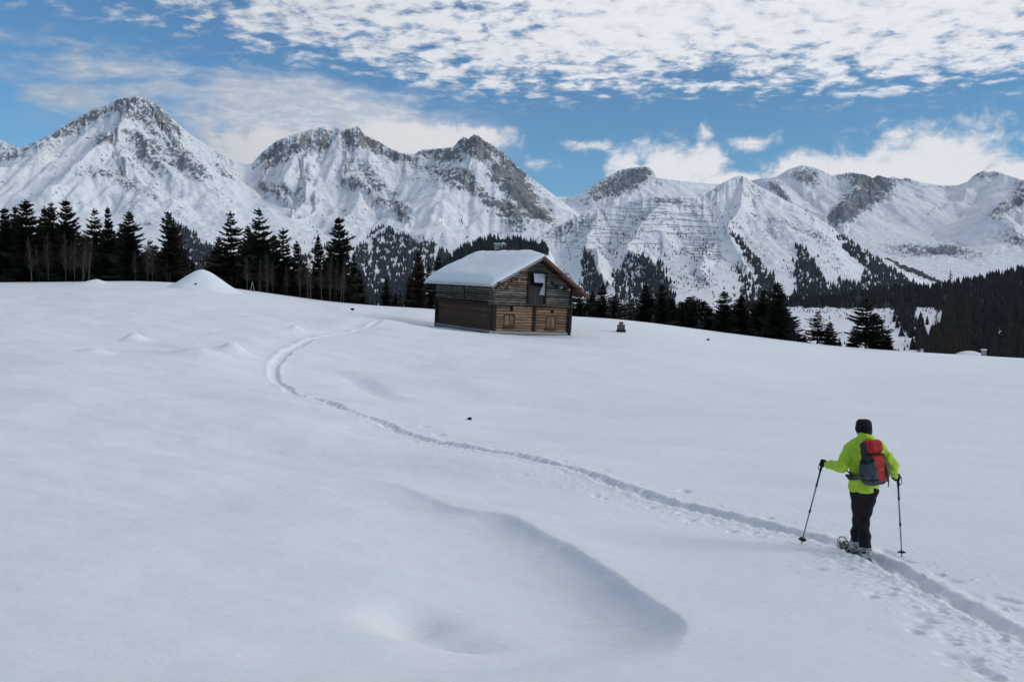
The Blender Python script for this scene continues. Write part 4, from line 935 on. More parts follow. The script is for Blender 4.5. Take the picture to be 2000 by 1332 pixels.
# ------------------------------------------------------------------ avalanche barriers: one long rack each
M['barrier'] = simple('dark_barrier_wood', (0.10, 0.098, 0.10), (0.15, 0.145, 0.145), 1, .9, bmp=0)
BR = [(396, 1262, 1345), (401, 1225, 1330), (405, 1330, 1390), (409, 1190, 1300), (414, 1215, 1360), (418, 1240, 1395), (423, 1165, 1290), (427, 1225, 1380), (432, 1150, 1240), (433, 1290, 1395), (438, 1200, 1370), (443, 1120, 1260), (445, 1300, 1405), (450, 1150, 1340), (455, 1090, 1220), (458, 1300, 1400), (463, 1120, 1250),
      (466, 1322, 1402), (470, 1330, 1408), (474, 1080, 1190), (477, 1330, 1400), (482, 1335, 1410), (486, 1100, 1200), (487, 1332, 1405), (493, 1338, 1412), (498, 1345, 1408), (503, 1350, 1400), (478, 1215, 1300), (447, 1070, 1130), (467, 1062, 1110), (391, 1290, 1352), (508, 1372, 1405)]
for bi, (v, ua, ub) in enumerate(BR):
    n = max(5, int((ub - ua) / 2.4)); us_ = np.linspace(ua, ub, n); bm = bmesh.new(); prev = None; gap = 0
    root = None; pts = []
    for j, u in enumerate(us_):
        vv = v + 1.0 * math.sin((u - ua) / 17.0 + bi * 1.7) + 0.045 * (u - ua) * (1 if bi % 3 else .4) + 1.3 * gnoise(np.array([u / 9.0]), np.array([bi * 3.7]), 4)[0]
        pts.append(feet(HM, u, vv))
    ay = np.array([p[:] for p in pts]); kk = np.ones(7) / 7
    for c_ in (0, 1, 2): ay[:, c_] = np.convolve(np.pad(ay[:, c_], 3, mode='edge'), kk, mode='valid')
    for j_ in range(len(pts)):            # follow the smoothed contour, feet on the ground
        t_ = 1.8 if False else 0; pts[j_] = Vector((ay[j_, 0], ay[j_, 1], ay[j_, 2] + .8))
    o0 = pts[0]
    for j, q in enumerate(pts):
        q = q - o0; jump = prev is not None and (q - prev).length > 60
        if prev is not None:
            for h0, h1 in ((.1, .6), (1.3, 1.9)):
                a = [bm.verts.new(c) for c in (prev + Vector((0, 0, h0)), q + Vector((0, 0, h0)), q + Vector((0, 0, h1)), prev + Vector((0, 0, h1)))]
                b = [bm.verts.new(c.co + Vector((0, .35, .0))) for c in a]
                bm.faces.new(a); bm.faces.new(list(reversed(b)))
                for i in range(4): bm.faces.new((a[i], b[i], b[(i + 1) % 4], a[(i + 1) % 4]))
        add_box(bm, q + Vector((-.25, .4, -1.5)), q + Vector((.25, .9, 2.2)))
        prev = q
    bmesh.ops.recalc_face_normals(bm, faces=bm.faces)
    o = bmobj('avalanche_barrier', bm, M['barrier']); o.location = o0
    tag(o, 'long thin dark barrier rack following the contour of the white hill', 'barrier', 'avalanche barriers in rows across the hill')
print('hut done')

# ================================================================== TREES
def tree_geo(kind, seed):
    """unit-height conifer: returns (leaf verts, leaf quads, trunk mesh data, snow verts, quads)"""
    rg = np.random.default_rng(seed); V = []; F = []; SV = []; SF = []
    if kind == 'dense': lev, rad, br, gap, pw = 34, 0.225, 9, 0.05, 0.78
    elif kind == 'narrow': lev, rad, br, gap, pw = 32, 0.150, 8, 0.06, 0.80
    elif kind == 'open': lev, rad, br, gap, pw = 21, 0.235, 8, 0.16, 0.62
    else: lev, rad, br, gap, pw = 30, 0.30, 10, 0.05, 0.74
    z0 = {'dense': .06, 'narrow': .10, 'open': .20, 'wide': .03}[kind]
    for i in range(lev):
        t = (i + rg.uniform(-.3, .3)) / lev; z = z0 + (1 - z0) * max(t, 0) ** 0.92
        if z > .985: continue
        L0 = rad * (1 - z) ** pw * (0.80 + .2 * math.sin(i * 2.4 + seed)) + .012
        L0 *= rg.uniform(.55, 1.25) if kind == 'open' else rg.uniform(.74, 1.18)
        nb = max(4, int(br * (1.15 - .4 * z))); a0 = rg.uniform(0, 6.28)
        for b in range(nb):
            z = min(z + rg.uniform(-.008, .008), .98)
            if rg.random() < gap: continue
            a = a0 + b * 2 * math.pi / nb + rg.uniform(-.25, .25); L = L0 * rg.uniform(.60, 1.22) * (1 + (.22 if kind == 'open' else .10) * math.sin(a * 1.0 + z * 9 + seed))
            ca, sa = math.cos(a), math.sin(a); droop = rg.uniform(.22, .50) * (1 - z * .9); up = .30 + .5 * z
            ns = max(3, int(5 + 6 * L / rad)); prev = None
            for s in range(ns + 1):
                f = s / ns; r_ = L * f; zz_ = z - droop * L * f + up * L * f * f * .8
                p = np.array([ca * r_, sa * r_, zz_])
                if prev is not None:
                    w = L * (.32 * (1 - f) + .10) * rg.uniform(.7, 1.3) + .0035
                    hang = (.010 + .028 * (1 - z)) * rg.uniform(.4, 1.4)
                    for sg in (-1, 1):
                        tip = p + np.array([-sa * sg * w + ca * w * .6, ca * sg * w + sa * w * .6, -hang * rg.uniform(.2, 1.2)])
                        wd = .0075 * rg.uniform(.8, 1.8)
                        k = len(V); V += [prev, p, tip + np.array([ca, sa, 0]) * wd, tip - np.array([ca, sa, .3]) * wd]; F.append((k, k + 1, k + 2, k + 3))
                    # hanging spray
                    k = len(V); V += [prev, p, p + np.array([rg.uniform(-.004, .004), rg.uniform(-.004, .004), -hang * 1.5]), prev + np.array([0, 0, -hang * 1.3])]; F.append((k, k + 1, k + 2, k + 3))
                    if rg.random() < .55 and f > .25 and z < .93:
                        ws = w * .75; k = len(SV); e = np.array([0, 0, .006])
                        sd1 = np.array([-sa, ca, 0]) * ws
                        SV += [prev + e - sd1 * .8 + np.array([0, 0, -.006]), p + e - sd1 + np.array([0, 0, -.006]), p + e * 1.9, prev + e * 1.9, prev + e + sd1 * .8 + np.array([0, 0, -.006]), p + e + sd1 + np.array([0, 0, -.006])]
                        SF += [(k, k + 1, k + 2, k + 3), (k + 3, k + 2, k + 5, k + 4)]
                prev = p
    # leading shoot
    for j in range(10):
        a = rg.uniform(0, 6.28); z = .93 + .07 * j / 10; l = .016 * (1.02 - z) / .09 + .004
        k = len(V); V += [np.array([0, 0, z]), np.array([0, 0, z + .018]), np.array([math.cos(a) * l, math.sin(a) * l, z + .012]), np.array([math.cos(a) * l, math.sin(a) * l, z + .004])]; F.append((k, k + 1, k + 2, k + 3))
    return np.array(V), np.array(F), np.array(SV), np.array(SF)
def trunkmesh(name, mat, r=.014, lean=0.0, seed=0, top=.98, n=7):
    bm = bmesh.new(); rg = random.Random(seed); pts = [(rg.uniform(-.004, .004) + lean * (i / 8) ** 1.3, rg.uniform(-.004, .004), -.06 + (top + .06) * i / 8) for i in range(9)]
    add_tube(bm, pts, [r * (1 - .88 * i / 8) for i in range(9)], n)
    me = bpy.data.meshes.new(name); bm.to_mesh(me); bm.free(); me.polygons.foreach_set('use_smooth', [True] * len(me.polygons)); me.materials.append(M[mat]); return me
TP = {}
for kind, seeds in (('dense', (1, 2, 3)), ('narrow', (4, 5)), ('open', (6, 7, 8)), ('wide', (9, 10))):
    TP[kind] = []
    for s in seeds:
        V, F, SV, SF = tree_geo(kind, s); me = npmesh('crown', V, F, False); me.materials.append(M['needle_brown'] if s in (3, 7) else M['needle'])
        ms = npmesh('branch_snow', SV, SF, True); ms.materials.append(M['treesnow'])
        TP[kind].append((me, trunkmesh('trunk', 'bark', .012, 0, s), ms))
# bare larch: fine twigs around a straight stem
def larchmesh(seed, dens=1.0, up=.35, rad=.17, z0=.12, length=(0.6, 1.1)):
    rg = np.random.default_rng(seed); V = []; F = []
    def stick(a, b, w0, w1):
        d = b - a; d = d / (np.linalg.norm(d) + 1e-9); u = np.cross(d, [0, 0, 1.0]); u = u / (np.linalg.norm(u) + 1e-9); w = np.cross(d, u); k = len(V)
        for p, ww in ((a, w0), (b, w1)):
            for q in range(3):
                c = 2 * math.pi * q / 3; V.append(p + (u * math.cos(c) + w * math.sin(c)) * ww)
        for q in range(3): F.append((k + q, k + (q + 1) % 3, k + 3 + (q + 1) % 3, k + 3 + q))
    nb = int(150 * dens)
    for i in range(nb):
        z = z0 + (1 - z0) * (i + rg.random()) / nb; L = (rad * (1 - z) ** .75 + .01) * rg.uniform(*length); a = rg.uniform(0, 6.28)
        p0 = np.array([0, 0, z]); prev = p0; dr = np.array([math.cos(a), math.sin(a), rg.uniform(up - .4, up)]); 
        for s in range(4):
            p = prev + dr * L / 4; dr = dr + np.array([rg.normal(0, .15), rg.normal(0, .15), .10 + rg.normal(0, .12)])
            stick(prev, p, .0022 * (1 - s / 5), .0022 * (1 - (s + 1) / 5))
            for q in range(3 if dens > .5 else 2):
                t2 = prev + (p - prev) * rg.random(); stick(t2, t2 + np.array([rg.normal(0, .4), rg.normal(0, .4), rg.normal(.05, .35)]) * L * .45, .0011, .0006)
            prev = p
    me = npmesh('branches', np.array(V), np.array(F), False); return me
LAR = []
for s in (1, 2):
    me = larchmesh(s, 1.6, .35, .185, .10); me.materials.append(M['larch']); LAR.append((me, trunkmesh('trunk', 'bark', .011, 0, 20 + s, 1.0)))
BIR = []
for s, ln in ((3, .05), (4, -.07), (5, .12), (6, .0)):
    me = larchmesh(s, .75, 1.0, .17, .25, (.6, 1.3)); me.materials.append(M['twig'])
    P_ = np.empty(len(me.vertices) * 3, dtype=np.float32); me.vertices.foreach_get('co', P_); P_ = P_.reshape(-1, 3); P_[:, 0] += ln * np.clip(P_[:, 2], 0, 1) ** 1.3; me.vertices.foreach_set('co', P_.ravel())
    BIR.append((me, trunkmesh('trunk', 'birch', .0088, ln, s, 1.0, 6)))
NT = 0
def plant(name, u, vtop, Y, parts, label, cat, group=None, wide=1.0, rz=None, vbase=None):
    """a tree whose tip stands at pixel (u, vtop), Y metres away, rooted in the ground there"""
    global NT
    tip = at(u, vtop, Y); zb = gz(tip.x, Y) - .15
    if vbase is not None: zb = at(u, vbase, Y).z
    h = max(tip.z - zb, 1.0)
    r_ = empty(name, (tip.x, Y, zb), (0, 0, (NT * 2.399) % 6.28 if rz is None else rz)); NT += 1
    r_.scale = (h * wide, h * wide, h); tag(r_, label, cat, group)
    for nm, me in parts:
        o_ = link(nm, me, r_)
        if nm in ('branches', 'branch_snow'): o_['kind'] = 'stuff'
    return r_, h
def spruce(u, vtop, Y, kind, i, label, wide=1.0, snow=False, group=None, rz=None):
    cr, tr, sn = TP[kind][i % len(TP[kind])]; pl = [('crown', cr), ('trunk', tr)]
    if snow: pl.append(('branch_snow', sn))
    hgt = at(u, vtop, Y).z - gz(at(u, vtop, Y).x, Y)
    return plant('spruce', u, vtop, Y, pl, label, 'spruce', group, wide * 10.5 / max(hgt, 6) if wide < 0 else wide, rz)
T = [  # u, tip row, distance, kind, variant, width, label
 (8, 405, 97, 'dense', 0, .9, 'dark spruce cut by the left edge of the photo'), (30, 403, 101, 'narrow', 0, 1.0, 'slim dark spruce second from the left edge'), (50, 390, 96, 'dense', 1, 1.15, 'broad tall spruce of the leftmost clump'),
 (86, 404, 103, 'narrow', 1, 1.0, 'narrow spruce between the broad clump and the pointed tip'), (99, 396, 98, 'dense', 2, .85, 'spruce with brownish needles left of the sharply pointed one'), (128, 390, 94, 'dense', 0, .95, 'sharply pointed full spruce of the left wood'),
 (184, 408, 99, 'open', 0, .95, 'loose-limbed spruce with long level branches on the left'), (210, 404, 97, 'narrow', 0, .85, 'very thin-tipped spruce beside the loose-limbed one'), (252, 412, 95, 'dense', 1, 1.05, 'stout round-topped spruce in the middle of the left wood'),
 (240, 436, 104, 'wide', 0, .8, 'lower dark spruce just behind the stout one'), (329, 412, 95, 'open', 1, 1.0, 'gappy-topped spruce standing behind the big snow heap'), (338, 436, 102, 'dense', 2, 1.1, 'full dark spruce shouldering the gappy-topped one'),
 (293, 468, 108, 'open', 2, .8, 'small ragged tree in the gap of the left wood'), (450, 414, 96, 'open', 1, 1.05, 'ragged tall spruce with gaps right of the snow heap'), (428, 462, 104, 'wide', 1, .9, 'spruce with long flat arms reaching left over the snow heap'),
 (505, 407, 95, 'open', 0, 1.05, 'tallest ragged spruce in the middle wood'), (484, 440, 103, 'dense', 1, .85, 'dark spruce wedged between the two ragged tall ones'), (553, 446, 98, 'open', 2, 1.1, 'spruce with drooping layered boughs left of the thin one'),
 (535, 458, 104, 'dense', 0, .8, 'low dark spruce behind the layered one'), (580, 470, 100, 'dense', 2, .85, 'small brownish spruce beside the layered one'), (621, 460, 97, 'narrow', 1, .95, 'thin spire-like spruce left of the tall dark cone'),
 (661, 424, 95, 'dense', 0, 1.0, 'tall dark cone-shaped spruce left of the barn'), (643, 480, 102, 'dense', 1, .9, 'dark spruce tucked behind the tall cone'), (690, 498, 99, 'wide', 0, .62, 'dark spruce at the right foot of the tall cone'), (703, 530, 96, 'wide', 1, .6, 'short spruce ending the wood left of the barn'),
 (754, 543, 101, 'wide', 0, .62, 'short dark spruce alone in the gap left of the barn'), (817, 488, 98, 'dense', 2, .72, 'tall brownish spruce rising behind the barn eave'), (838, 520, 103, 'wide', 1, .6, 'dark spruce half hidden behind the barn eave'),
 (800, 540, 107, 'dense', 1, .8, 'dark spruce close behind the snowy one'), (856, 500, 112, 'dense', 0, .8, 'dark spruce behind the left end of the barn'), (772, 572, 106, 'wide', 1, .7, 'low dark spruce left of the snowy one')]
for (u, v, Y, kd, i, wd, lb) in T: spruce(u, v, Y, kd, i, lb, wd * 1.32)
spruce(782, 556, 95, 'wide', 1, 'young spruce thickly loaded with snow left of the barn', .62, True)
spruce(726, 582, 97, 'open', 0, 'little spruce dusted with snow at the edge of the left wood', .9, True)
RT = [
 (1132, 585, 92, 'dense', 0, .9, 'small dark spruce right against the barn wall'), (1176, 556, 95, 'dense', 1, .92, 'dark spruce nearest right of the barn roof'), (1160, 580, 99, 'narrow', 0, 1.0, 'narrow dark spruce between barn and its first tall neighbour'),
 (1262, 552, 99, 'dense', 2, .82, 'dark spruce left of the round-topped one'), (1293, 555, 95, 'dense', 1, 1.0, 'round-topped full spruce above the wooden stump'), (1312, 584, 98, 'dense', 0, .85, 'shorter spruce leaning on the round-topped one'),
 (1334, 590, 96, 'narrow', 1, .85, 'small pointed spruce in the right-hand row'), (1354, 577, 97, 'open', 2, .9, 'thin-crowned spruce in the right-hand row'), (1384, 598, 99, 'wide', 0, .75, 'low broad spruce below the hill with barriers'),
 (1414, 568, 94, 'dense', 1, 1.15, 'broad dark spruce left of the paired one'), (1449, 574, 95, 'dense', 2, .95, 'dark spruce to the right of the broad one'), (1434, 600, 98, 'wide', 1, .8, 'low spruce filling between the two broad ones'),
 (1493, 566, 97, 'dense', 0, .95, 'left one of the tall close pair on the right'), (1519, 551, 93, 'dense', 1, 1.1, 'tallest spruce right of the barn, boughs reaching right'), (1476, 602, 99, 'wide', 0, .7, 'low spruce at the foot of the close pair'),
 (1597, 608, 93, 'open', 1, 1.35, 'small spruce standing alone before the white slope'), (1621, 628, 95, 'dense', 2, 1.2, 'shorter twin right beside the lone small spruce'),
 (1693, 582, 93, 'open', 0, 1.45, 'broad spruce with wide layered arms on the right'), (1713, 612, 96, 'wide', 1, 1.0, 'rounded dark spruce nestled right of the layered one'), (1668, 640, 96, 'wide', 0, .9, 'low spruce at the left foot of the layered one'),
 (1734, 650, 94, 'wide', 0, .95, 'low spreading spruce at the right foot of the layered one'), (1572, 655, 94, 'wide', 1, .9, 'bushy low spruce left of the lone small one')]
for (u, v, Y, kd, i, wd, lb) in RT: spruce(u, v, Y, kd, i, lb, wd * 1.62)
spruce(1232, 588, 96, 'wide', 0, 'snow-laden spruce behind the wooden stump', .85, True); spruce(1209, 600, 99, 'wide', 1, 'snow-laden low spruce left of the wooden stump', .8, True); spruce(1365, 622, 95, 'open', 1, 'young spruce with snow on its boughs in the right-hand row', 1.1, True)
spruce(1462, 628, 97, 'open', 2, 'small snow-speckled spruce before the close pair', 1.1, True); spruce(1146, 605, 96, 'wide', 1, 'small snow-speckled spruce beside the barn wall', .8, True); spruce(1276, 612, 94, 'open', 0, 'low snow-speckled spruce under the round-topped one', 1.0, True)
# the dark depth of the wood behind the front rows
rg = random.Random(11); G1 = 'spruces crowded in the depth of the left wood'
for j in range(84):
    u = -70 + j * 9.6 + rg.uniform(-5, 5)
    if 375 < u < 415 or 715 < u < 748 or u > 735 and u < 770: continue
    base = np.interp(u, [-80, 40, 130, 180, 250, 290, 330, 380, 400, 430, 505, 550, 600, 660, 700, 740, 800, 860], [455, 445, 450, 470, 460, 500, 470, 520, 520, 490, 470, 500, 525, 500, 555, 590, 570, 560])
    spruce(u, base - 16 + rg.uniform(0, 34), rg.uniform(104, 128), rg.choice(['dense', 'wide', 'dense']), rg.randrange(3), 'spruce lost in the dark depth of the wood on the left', rg.uniform(1.1, 1.6), False, G1)
G2 = 'low spruces crowded behind the right-hand row'
for j in range(58):
    u = 1125 + j * 7.3 + rg.uniform(-5, 5)
    if u > 1535: break
    spruce(u, rg.uniform(562, 600) + (u - 1125) * .070, rg.uniform(98, 112), rg.choice(['wide', 'dense', 'wide']), rg.randrange(3), 'low spruce lost in the dark row right of the barn', rg.uniform(1.8, 2.6), rg.random() < .22, G2)
for u, v, lb in ((1560, 668, 'tuft-like low spruce at the left end of the gap'), (1640, 664, 'tuft-like low spruce between the twins and the layered one')):
    spruce(u, v, 92, 'wide', 0, lb, 1.0)
# larches on the right
for u, v, Y, i, wd, lb in ((1857, 528, 104, 0, .72, 'tall bare brown larch at the right, tip above the dark ridge'), (1830, 600, 108, 1, .85, 'bare brown larch left of the tallest larch'), (1888, 572, 110, 1, .85, 'bare brown larch right of the tallest larch'),
   (1795, 640, 104, 0, .9, 'low bare larch beside the white patches'), (1974, 588, 101, 1, .75, 'bare larch with a visible pale stem near the right edge'), (1945, 630, 106, 0, .9, 'bare larch left of the pale-stemmed one'), (2004, 610, 105, 1, .9, 'bare larch cut by the right edge of the photo'), (1868, 640, 98, 1, 1.1, 'low bushy larch above the tiny shed')):
    plant('larch', u, v, Y, [('branches', LAR[i][0]), ('trunk', LAR[i][1])], lb, 'larch', None, wd)
BLAB = {}
GB = 'slender bare trees along the edge of the left wood'
for j, (u, vt, ln) in enumerate([(60, 462, 1), (92, 455, 3), (100, 470, 3), (126, 452, 3), (135, 470, 0), (143, 466, 0), (158, 450, 2), (162, 478, 2), (170, 458, 2), (263, 490, 3), (286, 470, 0), (296, 488, 0), (325, 505, 3), (482, 500, 3), (506, 505, 0), (521, 498, 3), (532, 510, 3),
     (560, 515, 3), (585, 505, 3), (600, 500, 3), (606, 512, 3), (627, 508, 3), (640, 512, 3), (643, 500, 0), (655, 508, 0), (664, 505, 2), (670, 520, 0), (430, 540, 0), (437, 552, 2), (75, 480, 1)]):
    k = {3: 3, 0: 0, 2: 2, 1: 1}[ln]; Y = 90 + (j * 37 % 5)
    off = {0: .05, 1: -.07, 2: .12, 3: 0}[k]
    nb_ = min(T, key=lambda t: abs(t[0] - u)); short = ' '.join(w for w in nb_[6].split() if w not in ('dark',)); sd_ = 'left' if u < nb_[0] else 'right'; seen = BLAB.get((nb_[6], sd_), 0); BLAB[(nb_[6], sd_)] = seen + 1
    short = {'spruce with brownish needles left of the sharply pointed one': 'spruce with brownish needles', 'small ragged tree in the gap of the left wood': 'small ragged gap tree', 'stout round-topped spruce in the middle of the left wood': 'stout round-topped spruce', 'loose-limbed spruce with long level branches on the left': 'loose-limbed spruce', 'very thin-tipped spruce beside the loose-limbed one': 'very thin-tipped spruce', 'spruce with drooping layered boughs left of the thin one': 'layered drooping spruce', 'spruce wedged between the two ragged tall ones': 'spruce between the ragged pair', 'sharply pointed full spruce of the left wood': 'sharply pointed full spruce',
        'tallest ragged spruce in the middle wood': 'tallest ragged spruce', 'gappy-topped spruce standing behind the big snow heap': 'gappy-topped spruce', 'ragged tall spruce with gaps right of the snow heap': 'ragged tall spruce by the heap', 'spruce with long flat arms reaching left over the snow heap': 'flat-armed spruce by the heap', 'tall cone-shaped spruce left of the barn': 'tall cone-shaped spruce', 'thin spire-like spruce left of the tall dark cone': 'thin spire-like spruce', 'thin spire-like spruce left of the tall cone': 'thin spire-like spruce'}.get(short, short)
    short = short if len(short.split()) < 8 else ' '.join(short.split()[:7])
    form = ('leaning right', 'leaning left', 'with straight stem')[0 if k == 2 else 1 if k == 1 else 2]
    plant('bare_tree', u, vt, Y, [('branches', BIR[k][0]), ('trunk', BIR[k][1])], '%s bare tree %s, %s of the %s' % (('slender', 'second', 'third', 'fourth')[seen], form, sd_, short), 'bare tree', GB, .9, rz=0.0)
print('trees done', NT)

# ================================================================== THE SNOWSHOER
def surface_nets(f, lo, hi, h):
    """closed surface of the distance function f, as one continuous mesh"""
    lo = np.array(lo, dtype=float); hi = np.array(hi, dtype=float); n = np.ceil((hi - lo) / h).astype(int) + 1
    ax = [lo[i] + h * np.arange(n[i]) for i in range(3)]; X, Y, Z = np.meshgrid(*ax, indexing='ij'); v = f(X, Y, Z)
    s = v < 0; c = np.zeros(tuple(n - 1), dtype=int)
    for i in (0, 1):
        for j in (0, 1):
            for k in (0, 1): c += s[i:n[0] - 1 + i, j:n[1] - 1 + j, k:n[2] - 1 + k]
    act = (c > 0) & (c < 8); idx = -np.ones(c.shape, dtype=int); I = np.argwhere(act); idx[act] = np.arange(len(I))
    P = np.zeros((len(I), 3)); W_ = np.zeros(len(I)); cor = [(i, j, k) for i in (0, 1) for j in (0, 1) for k in (0, 1)]
    for a in cor:
        for b in cor:
            d = np.array(b) - np.array(a)
            if d.sum() != 1 or (d < 0).any(): continue
            va = v[tuple((I + a).T)]; vb = v[tuple((I + b).T)]; m = (va < 0) != (vb < 0)
            t = np.where(m, va / np.where(m, va - vb, 1), 0)
            P += np.where(m[:, None], np.array(a) + t[:, None] * d, 0); W_ += m
    P = lo + (I + P / W_[:, None]) * h
    F = []
    for ax_ in range(3):
        o = [0, 0, 0]; o[ax_] = 1; sl0 = tuple(slice(1, n[i] - 1) if i != ax_ else slice(0, n[i] - 1) for i in range(3))
        sl1 = tuple(slice(1, n[i] - 1) if i != ax_ else slice(1, n[i]) for i in range(3)); A = s[sl0]; B = s[sl1]
        for sgn in (0, 1):
            m = (A & ~B) if sgn == 0 else (~A & B); J = np.argwhere(m); off = [1 if i != ax_ else 0 for i in range(3)]; J = J + off
            u, w = [(1, 2), (2, 0), (0, 1)][ax_]; e1 = np.eye(3, dtype=int)[u]; e2 = np.eye(3, dtype=int)[w]
            q = [J - e1 - e2, J - e2, J, J - e1]; q = np.stack([idx[tuple(k.T)] for k in q], 1)
            F.append(q if sgn == 0 else q[:, ::-1])
    return P, np.concatenate(F)
def smin(a, b, k): hh = np.clip(0.5 + 0.5 * (b - a) / k, 0, 1); return b + (a - b) * hh - k * hh * (1 - hh)
def cap(X, Y, Z, a, b, ra, rb, sq=None):
    a = np.array(a); d = np.array(b) - a; t = np.clip(((X - a[0]) * d[0] + (Y - a[1]) * d[1] + (Z - a[2]) * d[2]) / (d @ d + 1e-9), 0, 1)
    x, y, z = X - a[0] - d[0] * t, Y - a[1] - d[1] * t, Z - a[2] - d[2] * t
    if sq: x, y, z = x / sq[0], y / sq[1], z / sq[2]
    return np.sqrt(x * x + y * y + z * z) - (ra + (rb - ra) * t)
def ell(X, Y, Z, c, r, rz=0.0):
    x, y, z = X - c[0], Y - c[1], Z - c[2]; co_, s_ = math.cos(rz), math.sin(rz); x, y = x * co_ + y * s_, -x * s_ + y * co_
    k0 = np.sqrt((x / r[0]) ** 2 + (y / r[1]) ** 2 + (z / r[2]) ** 2) + 1e-9; k1 = np.sqrt((x / r[0] ** 2) ** 2 + (y / r[1] ** 2) ** 2 + (z / r[2] ** 2) ** 2) + 1e-9
    return k0 * (k0 - 1) / k1
def sdfobj(name, f, lo, hi, h, m, parent):
    P, F = surface_nets(f, lo, hi, h)
    o_ = np.array(parent.location) if parent is not None else np.zeros(3)
    me = npmesh(name, P - o_, F); me.materials.append(m); o = link(name, me, parent); return o
def mix_v(a, b, t): return a + (b - a) * t

M['skin'] = simple('skin', (0.42, 0.26, 0.19), (0.50, 0.31, 0.23), 10, .6, bmp=0)
m, n, b = newmat('lime_jacket'); g = geopos(n); f = tnoise(g, 7.0, 4, .6); f2 = tnoise(scalev(g, 1, 1, .5), 22, 4, .6)
setc(n, b, mixc(sstep(f, .3, .7), (0.36, 0.53, 0.020), (0.45, 0.64, 0.028))); b.inputs['Roughness'].default_value = .6; bump(n, b, f * .7 + f2 * .4, .6, .02); M['jacket'] = m
M['black'] = simple('black_cloth', (0.010, 0.010, 0.012), (0.022, 0.022, 0.025), 8, .85, bmp=.4, bd=.01, spec=.15)
M['blackstrap'] = simple('black_webbing', (0.012, 0.012, 0.014), (0.03, 0.03, 0.033), 60, .8, bmp=.3, bd=.002, spec=.2)
M['packgrey'] = simple('grey_pack_cloth', (0.045, 0.051, 0.062), (0.085, 0.094, 0.108), 12, .8, bmp=.4, bd=.008)
M['packdark'] = simple('dark_pack_cloth', (0.022, 0.023, 0.026), (0.045, 0.046, 0.05), 12, .8, bmp=.4, bd=.008)
M['packred'] = simple('red_pack_cloth', (0.36, 0.015, 0.014), (0.48, 0.028, 0.022), 12, .7, bmp=.4, bd=.008)
M['emblem'] = simple('faded_print', (0.62, 0.22, 0.12), (0.7, 0.3, 0.2), 20, .7, bmp=0)
M['boot'] = simple('grey_boot_leather', (0.05, 0.05, 0.055), (0.12, 0.12, 0.125), 14, .75, bmp=.3, bd=.004)
M['snowdust'] = simple('snow_crusted_cloth', (0.55, 0.57, 0.60), (0.10, 0.10, 0.11), 22, .8, bmp=.5, bd=.01)
M['alu'] = simple('dull_aluminium', (0.20, 0.20, 0.22), (0.30, 0.30, 0.32), 5, .45, bmp=0, metallic=.6)
M['poledark'] = simple('dark_pole_lacquer', (0.03, 0.03, 0.035), (0.05, 0.05, 0.055), 5, .4, bmp=0)
M['deck'] = simple('grey_plastic_deck', (0.045, 0.045, 0.05), (0.09, 0.09, 0.095), 9, .6, bmp=.3, bd=.004)
M['hair'] = simple('short_brown_hair', (0.03, 0.02, 0.014), (0.06, 0.042, 0.03), 40, .8, bmp=.5, bd=.003)

V3 = lambda *a: np.array(at(*a)[:])
Yp = 11.1
head = V3(1687, 838, Yp + .03); neck = V3(1688, 857, Yp); chest = V3(1689, 885, Yp); belly = V3(1689, 920, Yp + .01); pelvis = V3(1687, 950, Yp + .02)
shL = V3(1664, 872, Yp); shR = V3(1714, 869, Yp + .01)
elL = V3(1643, 911, Yp - .10); haL = V3(1615, 907, Yp + .12); elR = V3(1741, 907, Yp - .05); haR = V3(1747.5, 931, Yp + .14)
hipL = V3(1677, 955, Yp + .03); hipR = V3(1699, 955, Yp + .01); knL = V3(1677, 1014, Yp + .20); knR = V3(1686, 1017, Yp + .06); anL = V3(1671, 1068, Yp + .22); anR = V3(1690, 1083, Yp - .04)
FWD = np.array([-.16, .987, 0]); SID = np.array([.987, .16, 0])
YR = math.atan2(-.16, .987) * -1   # small turn to the left
root = np.array([pelvis[0], pelvis[1], anR[2] - .10])
person = empty('person', tuple(root)); tag(person, 'person in lime green jacket and black trousers snowshoeing away from the camera with two poles', 'person')
def UP(p, z): return p + np.array([0, 0, z])
toeL = anL + FWD * .17 + np.array([0, 0, -.05]); toeR = anR + FWD * .17 + np.array([0, 0, -.075])
def hand_chain(ha, el, side, grip):
    """palm and five bent fingers closed round the grip axis"""
    d = ha - el; d = d / np.linalg.norm(d); g = grip / np.linalg.norm(grip); inn = np.cross(g, d); inn /= np.linalg.norm(inn); d2 = np.cross(inn, g); L = []
    pc = ha + d * .02; L.append((ha - d * .03, pc + d2 * .01, .030, .034))
    for k in range(4):
        o = pc + g * (.030 - .021 * k) + d2 * .030; l = (.030, .034, .032, .025)[k]; s = side
        a1 = o; b1 = a1 + d2 * .020 + inn * s * l * .9; c1 = b1 - d2 * .016 + inn * s * l * .55; e1 = c1 - d2 * .026 - inn * s * .006
        L += [(a1, b1, .0125, .0115), (b1, c1, .0115, .0105), (c1, e1, .0105, .009)]
    t0 = pc - d2 * .012 + g * .028; t1 = t0 + inn * side * .030 + g * .016; t2 = t1 + d2 * .028 + g * .004
    L += [(t0, t1, .0145, .0125), (t1, t2, .0125, .0105)]
    return L, pc + inn * side * .030 + d2 * .028
tipL = V3(1565, 1062, 11.66); tipR = V3(1761.5, 1090, 11.16)
HL_, gripL = hand_chain(haL, elL, 1, haL - tipL); HR2, gripR = hand_chain(haR, elR, -1, haR - tipR)
def hands(X, Y, Z, L, grow):
    d = None
    for i, (a, b, ra, rb) in enumerate(L):
        e = cap(X, Y, Z, a, b, ra + grow, rb + grow); d = e if d is None else smin(d, e, .006 if i != 1 else .02)
    return d
